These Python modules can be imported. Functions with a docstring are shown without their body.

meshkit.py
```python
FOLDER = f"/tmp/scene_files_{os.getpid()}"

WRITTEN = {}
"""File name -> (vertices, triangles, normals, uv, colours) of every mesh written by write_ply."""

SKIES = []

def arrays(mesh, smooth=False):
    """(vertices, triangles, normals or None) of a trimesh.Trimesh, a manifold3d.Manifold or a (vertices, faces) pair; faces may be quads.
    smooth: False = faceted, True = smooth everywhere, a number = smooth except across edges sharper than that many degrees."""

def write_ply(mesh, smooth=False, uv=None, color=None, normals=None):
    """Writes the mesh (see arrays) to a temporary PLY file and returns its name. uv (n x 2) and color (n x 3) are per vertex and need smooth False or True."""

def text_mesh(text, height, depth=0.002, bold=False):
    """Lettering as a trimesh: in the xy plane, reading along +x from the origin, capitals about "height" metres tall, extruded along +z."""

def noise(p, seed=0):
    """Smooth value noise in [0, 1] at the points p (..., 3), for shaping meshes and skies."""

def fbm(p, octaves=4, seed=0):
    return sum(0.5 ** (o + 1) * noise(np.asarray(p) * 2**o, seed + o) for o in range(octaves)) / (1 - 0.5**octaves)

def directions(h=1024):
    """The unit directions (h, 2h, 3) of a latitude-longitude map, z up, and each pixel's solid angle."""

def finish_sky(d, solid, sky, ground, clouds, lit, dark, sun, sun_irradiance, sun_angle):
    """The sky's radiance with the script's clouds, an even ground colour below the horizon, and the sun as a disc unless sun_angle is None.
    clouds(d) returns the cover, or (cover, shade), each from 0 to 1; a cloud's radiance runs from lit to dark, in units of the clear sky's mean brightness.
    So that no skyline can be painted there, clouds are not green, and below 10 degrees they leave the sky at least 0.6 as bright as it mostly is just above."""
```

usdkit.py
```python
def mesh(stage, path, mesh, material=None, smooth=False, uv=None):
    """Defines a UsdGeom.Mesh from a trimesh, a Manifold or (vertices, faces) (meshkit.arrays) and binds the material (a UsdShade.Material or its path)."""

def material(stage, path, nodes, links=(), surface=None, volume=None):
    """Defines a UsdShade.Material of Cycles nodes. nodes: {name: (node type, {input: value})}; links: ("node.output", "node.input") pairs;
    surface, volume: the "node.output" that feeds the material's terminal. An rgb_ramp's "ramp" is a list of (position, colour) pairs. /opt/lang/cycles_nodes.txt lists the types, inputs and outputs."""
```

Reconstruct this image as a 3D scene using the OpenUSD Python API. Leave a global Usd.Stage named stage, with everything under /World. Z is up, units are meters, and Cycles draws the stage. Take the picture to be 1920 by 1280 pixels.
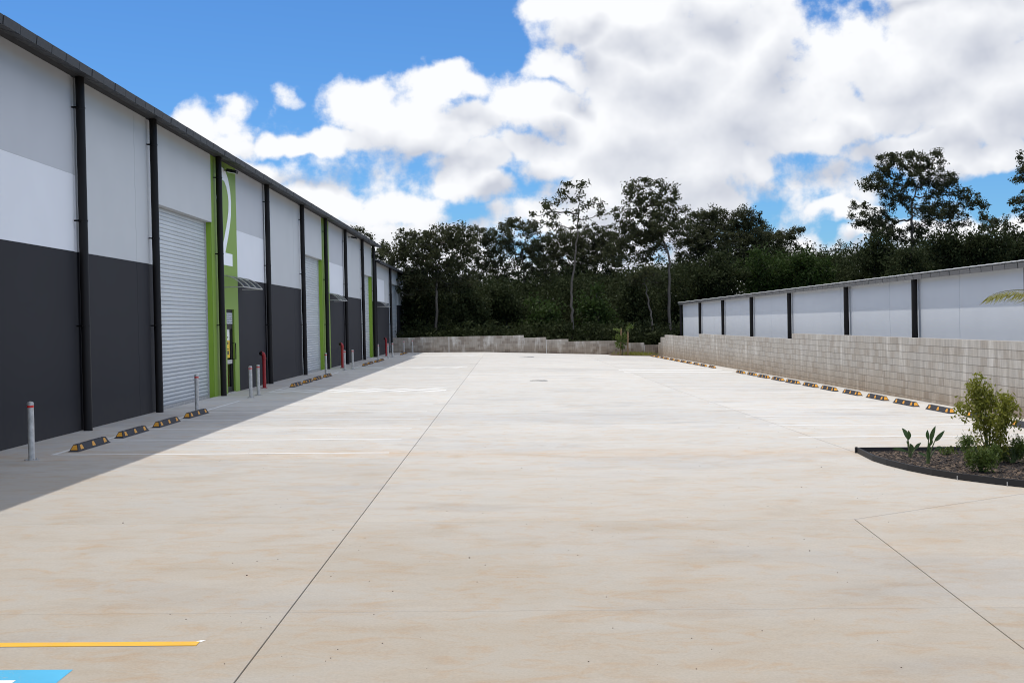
import math
import numpy as np
import trimesh
import usdkit
import meshkit
from shapely.geometry import Polygon, LineString, box as sbox
from shapely import affinity, union_all
from pxr import Usd, UsdGeom, UsdLux, UsdShade, Gf, Sdf

stage = Usd.Stage.CreateInMemory()
UsdGeom.SetStageUpAxis(stage, UsdGeom.Tokens.z)
UsdGeom.SetStageMetersPerUnit(stage, 1.0)
W = UsdGeom.Xform.Define(stage, '/World')
stage.SetDefaultPrim(W.GetPrim())
UsdGeom.Scope.Define(stage, '/World/Looks')

# ------------------------------------------------------------------ camera
CAM_H = 2.1
R_ = np.array([0.9997956, -0.00326497, -0.01995243])
U_ = np.array([0.01999591, 0.01387614, 0.99970376])
F_ = np.array([0.00298714, 0.99989839, -0.01393859])
cam = UsdGeom.Camera.Define(stage, '/World/camera')
cam.CreateHorizontalApertureAttr(36.0)
cam.CreateVerticalApertureAttr(24.0)
cam.CreateFocalLengthAttr(36.0 * 2450 / 1920)
cam.CreateClippingRangeAttr(Gf.Vec2f(0.1, 8000))
cam.CreateExposureAttr(0.12)
m = Gf.Matrix4d(*R_, 0, *U_, 0, *(-F_), 0, 0, 0, CAM_H, 1)
cam.AddTransformOp().Set(m)

# ------------------------------------------------------------------ sun and sky
SUN = np.array([-0.308, 0.15, 1.0]); SUN /= np.linalg.norm(SUN)
SUN_EL, SUN_ROT = math.asin(SUN[2]), math.atan2(SUN[0], SUN[1])
sun = UsdLux.DistantLight.Define(stage, '/World/sun')
sun.CreateIntensityAttr(0.60)
sun.CreateAngleAttr(0.53)
sun.CreateNormalizeAttr(True)
sun.CreateColorAttr(Gf.Vec3f(1.0, 0.95, 0.87))
zx = SUN; xx = np.cross([0, 1, 0], zx); xx /= np.linalg.norm(xx); yx = np.cross(zx, xx)
sun.AddTransformOp().Set(Gf.Matrix4d(*xx, 0, *yx, 0, *zx, 0, 0, 0, 60, 1))

SKY_STRENGTH = 0.12
SKY_TINT = (0.37, 0.66, 0.98)   # the deep blue of this camera's picture
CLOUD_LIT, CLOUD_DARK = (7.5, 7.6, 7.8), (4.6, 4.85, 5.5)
# cumulus masses of the sky ahead: azimuth, elevation (radians), half sizes, weight
CLOUDS = [
    (0.118, 0.195, 0.085, 0.052), (0.068, 0.215, 0.042, 0.034), (0.06, 0.24, 0.035, 0.022), (0.10, 0.235, 0.055, 0.03), (0.155, 0.24, 0.06, 0.035),
    (0.17, 0.165, 0.10, 0.06), (0.195, 0.20, 0.040, 0.045), (0.10, 0.15, 0.08, 0.05), (0.14, 0.115, 0.10, 0.045),
    (0.015, 0.16, 0.05, 0.026), (0.045, 0.185, 0.025, 0.018), (-0.04, 0.178, 0.042, 0.017), (-0.082, 0.160, 0.058, 0.026), (-0.045, 0.148, 0.065, 0.024),
    (-0.222, 0.150, 0.024, 0.020), (-0.215, 0.135, 0.030, 0.016), (-0.172, 0.173, 0.018, 0.016, 0.92), (-0.16, 0.133, 0.06, 0.010), (-0.125, 0.138, 0.03, 0.012),
    (-0.19, 0.108, 0.06, 0.018), (-0.14, 0.09, 0.07, 0.022), (-0.075, 0.092, 0.055, 0.020), (-0.04, 0.105, 0.045, 0.020), (-0.08, 0.062, 0.10, 0.022), (-0.02, 0.122, 0.05, 0.014), (-0.13, 0.068, 0.09, 0.022),
    (0.035, 0.130, 0.055, 0.022), (0.075, 0.10, 0.055, 0.024), (0.10, 0.08, 0.10, 0.018), (0.07, 0.062, 0.06, 0.014), (0.15, 0.088, 0.055, 0.022), (0.195, 0.115, 0.025, 0.026),
    (0.30, 0.185, 0.085, 0.045), (0.345, 0.215, 0.085, 0.050), (0.265, 0.150, 0.055, 0.030), (0.32, 0.145, 0.075, 0.030), (0.37, 0.165, 0.06, 0.05), (0.335, 0.255, 0.075, 0.03), (0.295, 0.245, 0.03, 0.016),
    (0.355, 0.112, 0.045, 0.012), (0.262, 0.076, 0.030, 0.007), (0.305, 0.062, 0.07, 0.010), (0.39, 0.06, 0.05, 0.012), (0.45, 0.17, 0.1, 0.06),
    (0.0, 0.03, 0.7, 0.045, 0.5), (-0.12, 0.10, 0.13, 0.06, 0.8), (0.24, 0.10, 0.14, 0.05, 0.9),
    (0.235, 0.135, 0.05, 0.020), (0.30, 0.120, 0.06, 0.016), (0.62, 0.22, 0.12, 0.09), (-0.75, 0.16, 0.16, 0.07),
]


def sky_material():
    N, L = {}, []
    cnt = [0]

    def nd(kind, ins=None, **links):
        cnt[0] += 1
        k = f'k{cnt[0]}'
        N[k] = (kind, ins or {})
        for i, src in links.items():
            L.append((src, f'{k}.{i}'))
        return k

    tc = nd('texture_coordinate')
    G = f'{tc}.generated'
    sep = nd('separate_xyz', vector=G)
    az = nd('math', {'math_type': 'arctan2'}, value1=f'{sep}.x', value2=f'{sep}.y')
    el = nd('math', {'math_type': 'arcsine'}, value1=f'{sep}.z')
    P0 = nd('combine_xyz', {}, x=f'{az}.value', y=f'{el}.value')

    def base(shift):
        """The broad masses at the direction, or a little further towards the sun, and that direction."""
        p = nd('vector_math', {'math_type': 'add', 'vector2': (shift[0], shift[1], 0)}, vector1=f'{P0}.vector')
        d3 = nd('vector_math', {'math_type': 'add', 'vector2': (shift[0], 0, shift[1])}, vector1=G)
        wn = nd('noise_texture', {'scale': 20.0, 'detail': 3.0, 'roughness': 0.5}, vector=f'{d3}.vector')
        w1 = nd('vector_math', {'math_type': 'subtract', 'vector2': (0.5, 0.5, 0.5)}, vector1=f'{wn}.color')
        w2 = nd('vector_math', {'math_type': 'multiply', 'vector2': (0.07, 0.05, 0)}, vector1=f'{w1}.vector')
        q = nd('vector_math', {'math_type': 'add'}, vector1=f'{p}.vector', vector2=f'{w2}.vector')
        best = None
        for (a, e, ra, re, *w) in CLOUDS:
            s = nd('vector_math', {'math_type': 'multiply_add', 'vector2': (1 / ra, 1 / re, 0), 'vector3': (-a / ra, -e / re, w[0] if w else 0)}, vector1=f'{q}.vector')
            b = nd('vector_math', {'math_type': 'length'}, vector1=f'{s}.vector')
            best = b if best is None else nd('math', {'math_type': 'smoothmin', 'value3': 0.12}, value1=f'{best}.value', value2=f'{b}.value')
        best = nd('math', {'math_type': 'subtract', 'value1': 1.0}, value2=f'{best}.value')
        # broken cumulus over the unseen sky, its cover raised to lift the ambient light
        gn = nd('noise_texture', {'scale': 3.2, 'detail': 2.0, 'roughness': 0.5}, vector=f'{d3}.vector')
        g1 = nd('map_range', {'from_min': 0.28, 'from_max': 0.50, 'to_min': -0.7, 'to_max': 0.7, 'clamp': True}, value=f'{gn}.fac')
        hi = nd('map_range', {'from_min': 0.30, 'from_max': 0.45, 'to_min': -1.2, 'to_max': 0.0, 'clamp': True}, value=f'{sep}.z')
        g2 = nd('math', {'math_type': 'add'}, value1=f'{g1}.result', value2=f'{hi}.result')
        best = nd('math', {'math_type': 'maximum'}, value1=f'{best}.value', value2=f'{g2}.value')
        return nd('math', {'math_type': 'maximum', 'value2': -0.8}, value1=f'{best}.value'), d3

    def billow(bc, d3, detail, amp):
        f1 = nd('noise_texture', {'scale': 27.0, 'detail': detail, 'roughness': 0.57, 'lacunarity': 2.1}, vector=f'{d3}.vector')
        f2 = nd('math', {'math_type': 'multiply_add', 'value2': amp, 'value3': -0.5 * amp}, value1=f'{f1}.fac')
        return nd('math', {'math_type': 'add'}, value1=f'{bc}.value', value2=f'{f2}.value')

    b1, D1 = base((0, 0))
    b2, D2 = base((-0.010, 0.026))
    d1 = billow(b1, D1, 10.0, 1.8)
    s1, s2 = billow(b1, D1, 4.0, 0.9), billow(b2, D2, 4.0, 0.9)
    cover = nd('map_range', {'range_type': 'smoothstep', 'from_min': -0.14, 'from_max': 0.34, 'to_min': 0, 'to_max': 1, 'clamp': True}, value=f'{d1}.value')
    df = nd('math', {'math_type': 'subtract'}, value1=f'{s1}.value', value2=f'{s2}.value')
    lo = nd('math', {'math_type': 'multiply_add', 'value2': 0.62, 'value3': 0.84}, value1=f'{df}.value')
    thick = nd('map_range', {'range_type': 'smoothstep', 'from_min': 0.0, 'from_max': 1.1, 'to_min': 0.0, 'to_max': 0.54, 'clamp': True}, value=f'{b2}.value')
    lit = nd('math', {'math_type': 'subtract', 'use_clamp': True}, value1=f'{lo}.value', value2=f'{thick}.result')
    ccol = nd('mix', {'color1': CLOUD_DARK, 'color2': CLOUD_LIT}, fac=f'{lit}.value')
    sky = nd('sky_texture', {'sky_type': 'single_scattering', 'sun_disc': False, 'sun_elevation': SUN_EL, 'sun_rotation': SUN_ROT, 'altitude': 200.0,
                             'air_density': 1.0, 'aerosol_density': 0.15, 'ozone_density': 3.0})
    hs = nd('mix', {'mix_type': 'multiply', 'fac': 1.0, 'color2': SKY_TINT}, color1=f'{sky}.color')
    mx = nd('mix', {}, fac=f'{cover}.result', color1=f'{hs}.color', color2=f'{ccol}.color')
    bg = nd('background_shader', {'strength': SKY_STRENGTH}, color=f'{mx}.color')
    return usdkit.material(stage, '/World/Looks/sky', N, L, surface=f'{bg}.background')


dome = UsdLux.DomeLight.Define(stage, '/World/sky')
dome.CreateIntensityAttr(1.0)
UsdShade.MaterialBindingAPI.Apply(dome.GetPrim()).Bind(sky_material())
dome.GetPrim().SetCustomDataByKey('kind', 'structure')

# ------------------------------------------------------------------ helpers
rng = np.random.default_rng(7)


class MB:
    """Collects simple shapes that become one mesh."""
    def __init__(s): s.v, s.f, s.n = [], [], 0

    def add(s, v, f):
        v, f = np.asarray(v, float), np.asarray(f, int)
        if f.shape[1] == 4: f = np.vstack([f[:, [0, 1, 2]], f[:, [0, 2, 3]]])
        s.v.append(v); s.f.append(f + s.n); s.n += len(v)
        return s

    def hexa(s, c):
        return s.add(c, [[0, 3, 2, 1], [4, 5, 6, 7], [0, 1, 5, 4], [1, 2, 6, 5], [2, 3, 7, 6], [3, 0, 4, 7]])

    def box(s, x0, x1, y0, y1, z0, z1):
        return s.hexa([(x0, y0, z0), (x1, y0, z0), (x1, y1, z0), (x0, y1, z0), (x0, y0, z1), (x1, y0, z1), (x1, y1, z1), (x0, y1, z1)])

    def cbox(s, x0, x1, y0, y1, z0, z1, c=0.01):
        t = trimesh.convex.convex_hull(np.array([(x + a * (c if x == x0 else -c), y + b * (c if y == y0 else -c), z + d * (c if z == z0 else -c))
                                                 for x in (x0, x1) for y in (y0, y1) for z in (z0, z1) for a, b, d in ((0, 1, 1), (1, 0, 1), (1, 1, 0))]))
        return s.add(t.vertices, t.faces)

    def tube(s, pts, rad, k=8, caps=True):
        pts = np.asarray(pts, float); rad = np.broadcast_to(rad, len(pts))
        t = np.gradient(pts, axis=0); t /= np.linalg.norm(t, axis=1, keepdims=True) + 1e-12
        ref = np.array([0, 0, 1.0]) if abs(t[0][2]) < 0.9 else np.array([1.0, 0, 0])
        rings = []
        for p, d, r in zip(pts, t, rad):
            a = np.cross(d, ref); a /= np.linalg.norm(a) + 1e-12; b = np.cross(d, a); ref_ = np.cross(a, d)
            ref = ref_ if np.linalg.norm(ref_) > 0.1 else ref
            th = np.arange(k) / k * 2 * np.pi
            rings.append(p + r * (np.cos(th)[:, None] * a + np.sin(th)[:, None] * b))
        v = np.vstack(rings); f = []
        for i in range(len(pts) - 1):
            for j in range(k):
                f.append((i * k + j, (i + 1) * k + j, (i + 1) * k + (j + 1) % k, i * k + (j + 1) % k))
        f = np.array(f); f = np.vstack([f[:, [0, 1, 2]], f[:, [0, 2, 3]]])
        if caps:
            n = len(v); v = np.vstack([v, pts[:1], pts[-1:]])
            e = [(n, j, (j + 1) % k) for j in range(k)] + [(n + 1, n - k + (j + 1) % k, n - k + j) for j in range(k)]
            f = np.vstack([f, e])
        return s.add(v, f)

    def cyl(s, x, y, z0, z1, r, k=16): return s.tube([(x, y, z0), (x, y, z1)], r, k)

    def tm(s, t): return s.add(t.vertices, t.faces)

    def mesh(s): return np.vstack(s.v), np.vstack(s.f)


names = {}


def uniq(parent, name):
    k = (parent, name); names[k] = names.get(k, -1) + 1
    return f'{parent}/{name}' + (f'_{names[k]:03d}' if names[k] else '')


def data(prim, label=None, cat=None, group=None, kind=None):
    p = prim.GetPrim() if hasattr(prim, 'GetPrim') else prim
    for k, v in (('label', label), ('category', cat), ('group', group), ('kind', kind)):
        if v: p.SetCustomDataByKey(k, v)
    return p


def thing(name, label=None, cat=None, loc=None, rz=0, group=None, kind=None, parent='/World'):
    x = UsdGeom.Xform.Define(stage, uniq(str(parent), name))
    if loc is not None:
        x.AddTranslateOp().Set(Gf.Vec3d(*map(float, loc)))
        if rz: x.AddRotateZOp().Set(math.degrees(rz))
    data(x, label, cat, group, kind)
    return x.GetPath()


def put(name, mesh, mat, parent='/World', smooth=False, **kw):
    p = uniq(str(parent), name)
    me = usdkit.mesh(stage, p, mesh.mesh() if isinstance(mesh, MB) else mesh, mat, smooth=smooth)
    data(me, **kw)
    return me.GetPath()


def copy(src, name, label, loc, rz=0, group=None, cat=None, scale=None):
    x = UsdGeom.Xform.Define(stage, uniq('/World', name))
    x.GetPrim().GetReferences().AddInternalReference(src)
    x.ClearXformOpOrder()
    x.AddTranslateOp().Set(Gf.Vec3d(*map(float, loc)))
    x.AddRotateZOp().Set(math.degrees(rz))
    if scale: x.AddScaleOp().Set(Gf.Vec3f(*scale))
    x.GetPrim().SetInstanceable(True)
    data(x, label, cat, group)
    return x.GetPath()


def ground(x, y):
    """Height of the lot: it falls to the right, and towards the far right corner."""
    return -.014 * x - .0048 * max(0., y - 27) * max(0., (x + 1.65) / 12.65)


def at(u, v, y):
    """The point of the photograph's pixel (u, v) at the distance y."""
    d = (u - 960) / 2450 * R_ - (v - 640) / 2450 * U_ + F_
    return np.array([0, 0, CAM_H]) + d * (y / d[1])


ORD = ['nearest', 'second', 'third', 'fourth', 'fifth', 'sixth', 'seventh', 'eighth', 'ninth', 'tenth', 'eleventh', 'twelfth', 'thirteenth', 'fourteenth',
       'fifteenth', 'sixteenth', 'seventeenth', 'eighteenth', 'nineteenth', 'twentieth', 'twenty-first', 'twenty-second', 'twenty-third', 'twenty-fourth', 'twenty-fifth']

# ------------------------------------------------------------------ materials
LK = '/World/Looks/'


def M(name, col, rough=0.6, metal=0.0, var=0.08, scale=3.0, stretch=(1, 1, 1), bump=0.0, bscale=40.0, spec=0.5, coat=0.0, obj=0.0, dust=0.0):
    """A principled material whose colour wanders by var, with an optional fine bump and a variation from object to object."""
    lo, hi = np.array(col) * (1 - var), np.array(col) * (1 + var)
    n = {'g': ('geometry', {}), 'm': ('mapping', {'scale': stretch}), 'n': ('noise_texture', {'scale': scale, 'detail': 5.0, 'roughness': 0.6}),
         'r': ('rgb_ramp', {'ramp': [(0.25, lo), (0.75, hi)]}), 'p': ('principled_bsdf', {'roughness': rough, 'metallic': metal, 'specular_ior_level': spec, 'coat_weight': coat})}
    l = [('g.position', 'm.vector'), ('m.vector', 'n.vector'), ('n.fac', 'r.fac')]
    out = 'r.color'
    if obj:
        n['o'] = ('object_info', {})
        n['om'] = ('map_range', {'from_min': 0.0, 'from_max': 1.0, 'to_min': 1 - obj, 'to_max': 1 + obj})
        n['oh'] = ('hsv', {})
        l += [('o.random', 'om.value'), ('om.result', 'oh.value'), (out, 'oh.color')]
        out = 'oh.color'
    if dust:
        n['dz'] = ('separate_xyz', {}); n['dm'] = ('map_range', {'from_min': 0.75, 'from_max': 0.05, 'to_min': 0, 'to_max': dust, 'clamp': True})
        n['dn'] = ('noise_texture', {'scale': 5.0, 'detail': 5.0, 'roughness': .7}); n['dk'] = ('math', {'math_type': 'multiply'}); n['dc'] = ('mix', {'color2': (.24, .20, .16)})
        l += [('g.position', 'dz.vector'), ('dz.z', 'dm.value'), ('g.position', 'dn.vector'), ('dm.result', 'dk.value1'), ('dn.fac', 'dk.value2'), ('dk.value', 'dc.fac'), (out, 'dc.color1')]
        out = 'dc.color'
    l.append((out, 'p.base_color'))
    if bump:
        n['bn'] = ('noise_texture', {'scale': bscale, 'detail': 4.0}); n['b'] = ('bump', {'strength': bump, 'distance': 0.01})
        l += [('g.position', 'bn.vector'), ('bn.fac', 'b.height'), ('b.normal', 'p.normal')]
    return usdkit.material(stage, LK + name, n, l, surface='p.BSDF')


def leaf_mat(name, a, b, trans=0.25, gloss=0.35):
    n = {'g': ('geometry', {}), 'r': ('rgb_ramp', {'ramp': [(0, a), (0.7, b), (1, np.array(b) * 1.35)]}),
         'nn': ('noise_texture', {'scale': 0.5, 'detail': 2.0}), 'ad': ('math', {'math_type': 'multiply_add', 'value2': 0.5}), 'sc': ('math', {'math_type': 'multiply', 'value2': 0.5}),
         'p': ('principled_bsdf', {'roughness': 0.55, 'specular_ior_level': gloss}), 't': ('translucent_bsdf', {}), 'mx': ('mix_closure', {'fac': trans})}
    l = [('g.position', 'nn.vector'), ('nn.fac', 'sc.value1'), ('g.random_per_island', 'ad.value1'), ('sc.value', 'ad.value3'), ('ad.value', 'r.fac'),
         ('r.color', 'p.base_color'), ('r.color', 't.color'), ('p.BSDF', 'mx.closure1'), ('t.BSDF', 'mx.closure2')]
    return usdkit.material(stage, LK + name, n, l, surface='mx.closure')


def concrete_mat():
    n = {'g': ('geometry', {}), 'sp': ('separate_xyz', {}),
         'm1': ('mapping', {'scale': (0.9, 1.3, 1)}), 'n1': ('noise_texture', {'scale': 1.0, 'detail': 7.0, 'roughness': 0.62, 'distortion': 0.6}),
         'm2': ('mapping', {'scale': (2.4, 3.6, 1), 'location': (3, 8, 0)}), 'n2': ('noise_texture', {'scale': 1.0, 'detail': 8.0, 'roughness': 0.68, 'distortion': 0.8}),
         'm3': ('mapping', {'scale': (0.22, 0.42, 1), 'location': (11, 2, 0)}), 'n3': ('noise_texture', {'scale': 1.0, 'detail': 6.0, 'roughness': 0.6, 'distortion': 0.4}),
         'n4': ('noise_texture', {'scale': 55.0, 'detail': 4.0, 'roughness': 0.7}),
         'm5': ('mapping', {'scale': (9.0, 160.0, 1)}), 'n5': ('noise_texture', {'scale': 1.0, 'detail': 2.0}),
         'yr': ('map_range', {'from_min': 8.0, 'from_max': 29.0, 'to_min': 0, 'to_max': 1, 'clamp': True}),  # paler with distance: cleaner concrete, plus grazing sheen painted into the colour
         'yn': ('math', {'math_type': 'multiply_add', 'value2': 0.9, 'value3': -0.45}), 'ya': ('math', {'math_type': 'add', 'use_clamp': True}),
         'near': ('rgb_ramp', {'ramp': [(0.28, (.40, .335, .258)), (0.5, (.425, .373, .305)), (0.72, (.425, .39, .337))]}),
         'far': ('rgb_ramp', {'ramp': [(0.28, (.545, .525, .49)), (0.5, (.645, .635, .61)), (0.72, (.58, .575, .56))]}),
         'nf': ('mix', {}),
         'rr': ('map_range', {'from_min': 0.49, 'from_max': 0.66, 'to_min': 0, 'to_max': 0.55, 'clamp': True}), 'rust': ('mix', {'mix_type': 'multiply', 'color2': (1.0, .80, .60)}),
         'dr': ('map_range', {'from_min': 0.52, 'from_max': 0.66, 'to_min': 0, 'to_max': 0.45, 'clamp': True}), 'dark': ('mix', {'mix_type': 'multiply', 'color2': (.70, .71, .74)}),
         'fr': ('rgb_ramp', {'ramp': [(0.3, (.90, .90, .90)), (0.7, (1.08, 1.08, 1.08))]}), 'fine': ('mix', {'mix_type': 'multiply', 'fac': 1.0}),
         'br': ('rgb_ramp', {'ramp': [(0.3, (.965, .965, .965)), (0.7, (1.03, 1.03, 1.03))]}), 'broom': ('mix', {'mix_type': 'multiply', 'fac': 1.0}),
         'q1': ('math', {'math_type': 'multiply_add', 'value2': 3.2, 'value3': -22.7}), 'q2': ('math', {'math_type': 'add'}), 'q3': ('math', {'math_type': 'absolute'}),
         'q4': ('map_range', {'from_min': 1.0, 'from_max': 0.0, 'to_min': 0, 'to_max': .75, 'clamp': True}), 'q5': ('math', {'math_type': 'multiply'}), 'band': ('mix', {'mix_type': 'multiply', 'color2': (1.0, .80, .60)}),
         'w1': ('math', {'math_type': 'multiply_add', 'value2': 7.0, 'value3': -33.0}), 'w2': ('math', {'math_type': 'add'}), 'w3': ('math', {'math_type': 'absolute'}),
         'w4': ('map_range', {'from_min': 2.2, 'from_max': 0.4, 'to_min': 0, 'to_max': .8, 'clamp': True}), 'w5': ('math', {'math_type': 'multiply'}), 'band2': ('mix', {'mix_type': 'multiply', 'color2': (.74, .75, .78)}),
         'o': ('object_info', {}), 'om': ('map_range', {'from_min': 0.0, 'from_max': 1.0, 'to_min': .955, 'to_max': 1.04}), 'oh': ('hsv', {}),
         'b': ('bump', {'strength': 0.25, 'distance': 0.004}), 'p': ('principled_bsdf', {'roughness': 0.78, 'specular_ior_level': 0.35})}
    l = [('g.position', 'sp.vector')] + [('g.position', f'm{i}.vector') for i in (1, 2, 3, 5)] + [(f'm{i}.vector', f'n{i}.vector') for i in (1, 2, 3, 5)] + [
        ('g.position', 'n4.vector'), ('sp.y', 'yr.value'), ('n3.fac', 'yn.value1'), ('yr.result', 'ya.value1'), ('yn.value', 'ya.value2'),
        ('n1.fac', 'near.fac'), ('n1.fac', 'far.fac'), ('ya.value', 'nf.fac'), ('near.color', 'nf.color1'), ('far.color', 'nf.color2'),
        ('n2.fac', 'rr.value'), ('rr.result', 'rust.fac'), ('nf.color', 'rust.color1'), ('n3.fac', 'dr.value'), ('dr.result', 'dark.fac'), ('rust.color', 'dark.color1'),
        ('n3.fac', 'q1.value1'), ('q1.value', 'q2.value1'), ('sp.y', 'q2.value2'), ('q2.value', 'q3.value1'), ('q3.value', 'q4.value'), ('q4.result', 'q5.value1'), ('n2.fac', 'q5.value2'), ('q5.value', 'band.fac'), ('dark.color', 'band.color1'),
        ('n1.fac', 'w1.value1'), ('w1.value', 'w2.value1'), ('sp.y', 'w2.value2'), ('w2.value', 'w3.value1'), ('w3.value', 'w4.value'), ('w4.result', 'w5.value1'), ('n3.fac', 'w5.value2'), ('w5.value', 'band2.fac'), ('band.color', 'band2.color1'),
        ('n4.fac', 'fr.fac'), ('band2.color', 'fine.color1'), ('fr.color', 'fine.color2'), ('n5.fac', 'br.fac'), ('fine.color', 'broom.color1'), ('br.color', 'broom.color2'),
        ('o.random', 'om.value'), ('om.result', 'oh.value'), ('broom.color', 'oh.color'), ('oh.color', 'p.base_color'), ('n5.fac', 'b.height'), ('b.normal', 'p.normal')]
    return usdkit.material(stage, LK + 'lot_concrete', n, l, surface='p.BSDF')


def block_mat(name, tint):
    t = np.array(tint)
    n = {'g': ('geometry', {}), 'sp': ('separate_xyz', {}),
         'm1': ('mapping', {'scale': (9.0, 9.0, 0.9)}), 'n1': ('noise_texture', {'scale': 1.0, 'detail': 4.0, 'roughness': 0.6}),
         'm2': ('mapping', {'scale': (2.2, 2.2, 0.55)}), 'n2': ('noise_texture', {'scale': 1.0, 'detail': 5.0, 'roughness': 0.6}),
         'n3': ('noise_texture', {'scale': 90.0, 'detail': 3.0}), 'o': ('object_info', {}),
         'r1': ('rgb_ramp', {'ramp': [(0.28, t * .80), (0.5, t), (0.68, t * 1.15)]}),
         'wr': ('map_range', {'from_min': 0.54, 'from_max': 0.70, 'to_min': 0, 'to_max': 0.65, 'clamp': True}), 'white': ('mix', {'color2': (.66, .64, .60)}),
         'zz': ('map_range', {'from_min': 0.60, 'from_max': -0.30, 'to_min': 0, 'to_max': 0.85, 'clamp': True}), 'dirt': ('mix', {'mix_type': 'multiply', 'color2': (.74, .62, .50)}),
         'om': ('map_range', {'from_min': 0.0, 'from_max': 1.0, 'to_min': .955, 'to_max': 1.045}), 'oh': ('hsv', {}),
         'b': ('bump', {'strength': 0.5, 'distance': 0.006}), 'p': ('principled_bsdf', {'roughness': 0.9, 'specular_ior_level': 0.2})}
    l = [('g.position', 'sp.vector'), ('g.position', 'm1.vector'), ('m1.vector', 'n1.vector'), ('g.position', 'm2.vector'), ('m2.vector', 'n2.vector'), ('g.position', 'n3.vector'),
         ('n1.fac', 'r1.fac'), ('n2.fac', 'wr.value'), ('wr.result', 'white.fac'), ('r1.color', 'white.color1'), ('sp.z', 'zz.value'), ('zz.result', 'dirt.fac'),
         ('white.color', 'dirt.color1'), ('o.random', 'om.value'), ('om.result', 'oh.value'), ('dirt.color', 'oh.color'), ('oh.color', 'p.base_color'),
         ('n3.fac', 'b.height'), ('b.normal', 'p.normal')]
    return usdkit.material(stage, LK + name, n, l, surface='p.BSDF')


def paint_mat(name, col, wear=.34):
    """Road paint, worn through to the concrete in small specks and thin scuffs."""
    n = {'g': ('geometry', {}), 'n': ('noise_texture', {'scale': 38.0, 'detail': 6.0, 'roughness': 0.75}), 'n2': ('noise_texture', {'scale': 3.0, 'detail': 3.0}),
         'a': ('math', {'math_type': 'multiply_add', 'value2': .45}), 'r': ('map_range', {'from_min': wear + .26, 'from_max': wear + .16, 'to_min': 0, 'to_max': .75, 'clamp': True}),
         'v': ('rgb_ramp', {'ramp': [(.3, np.array(col) * .92), (.7, np.array(col) * 1.05)]}), 'c': ('mix', {'color2': (.45, .40, .34)}), 'p': ('principled_bsdf', {'roughness': .65, 'specular_ior_level': .3})}
    l = [('g.position', 'n.vector'), ('g.position', 'n2.vector'), ('n2.fac', 'a.value1'), ('n.fac', 'a.value3'), ('a.value', 'r.value'), ('n2.fac', 'v.fac'),
         ('v.color', 'c.color1'), ('r.result', 'c.fac'), ('c.color', 'p.base_color')]
    return usdkit.material(stage, LK + name, n, l, surface='p.BSDF')


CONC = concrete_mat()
JOINT = M('joint_filler', (.10, .075, .055), .9)
LINE = paint_mat('line_paint', (.88, .88, .87))
YELLOW_LINE = paint_mat('yellow_paint', (.86, .47, .05))
BLUE_PAINT = paint_mat('blue_paint', (.085, .44, .70))
CHARCOAL = M('charcoal_paint', (.0125, .012, .015), .75, var=.10, scale=.7, bump=.08, bscale=120, spec=.25, dust=.10)
MIDGREY = M('grey_paint', (.44, .445, .46), .6, var=.03, scale=.8, bump=.06, bscale=120)
LIGHTGREY = M('light_grey_paint', (.455, .46, .46), .6, var=.03, scale=.8, bump=.06, bscale=120)
WHITE = M('white_paint', (.65, .655, .675), .6, var=.025, scale=.8, bump=.06, bscale=120)
GREEN = M('green_paint', (.17, .27, .028), .5, var=.04, scale=.8, bump=.06, bscale=120)
GREEN2 = M('bright_green_paint', (.20, .33, .02), .5, var=.04, scale=.8)
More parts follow.
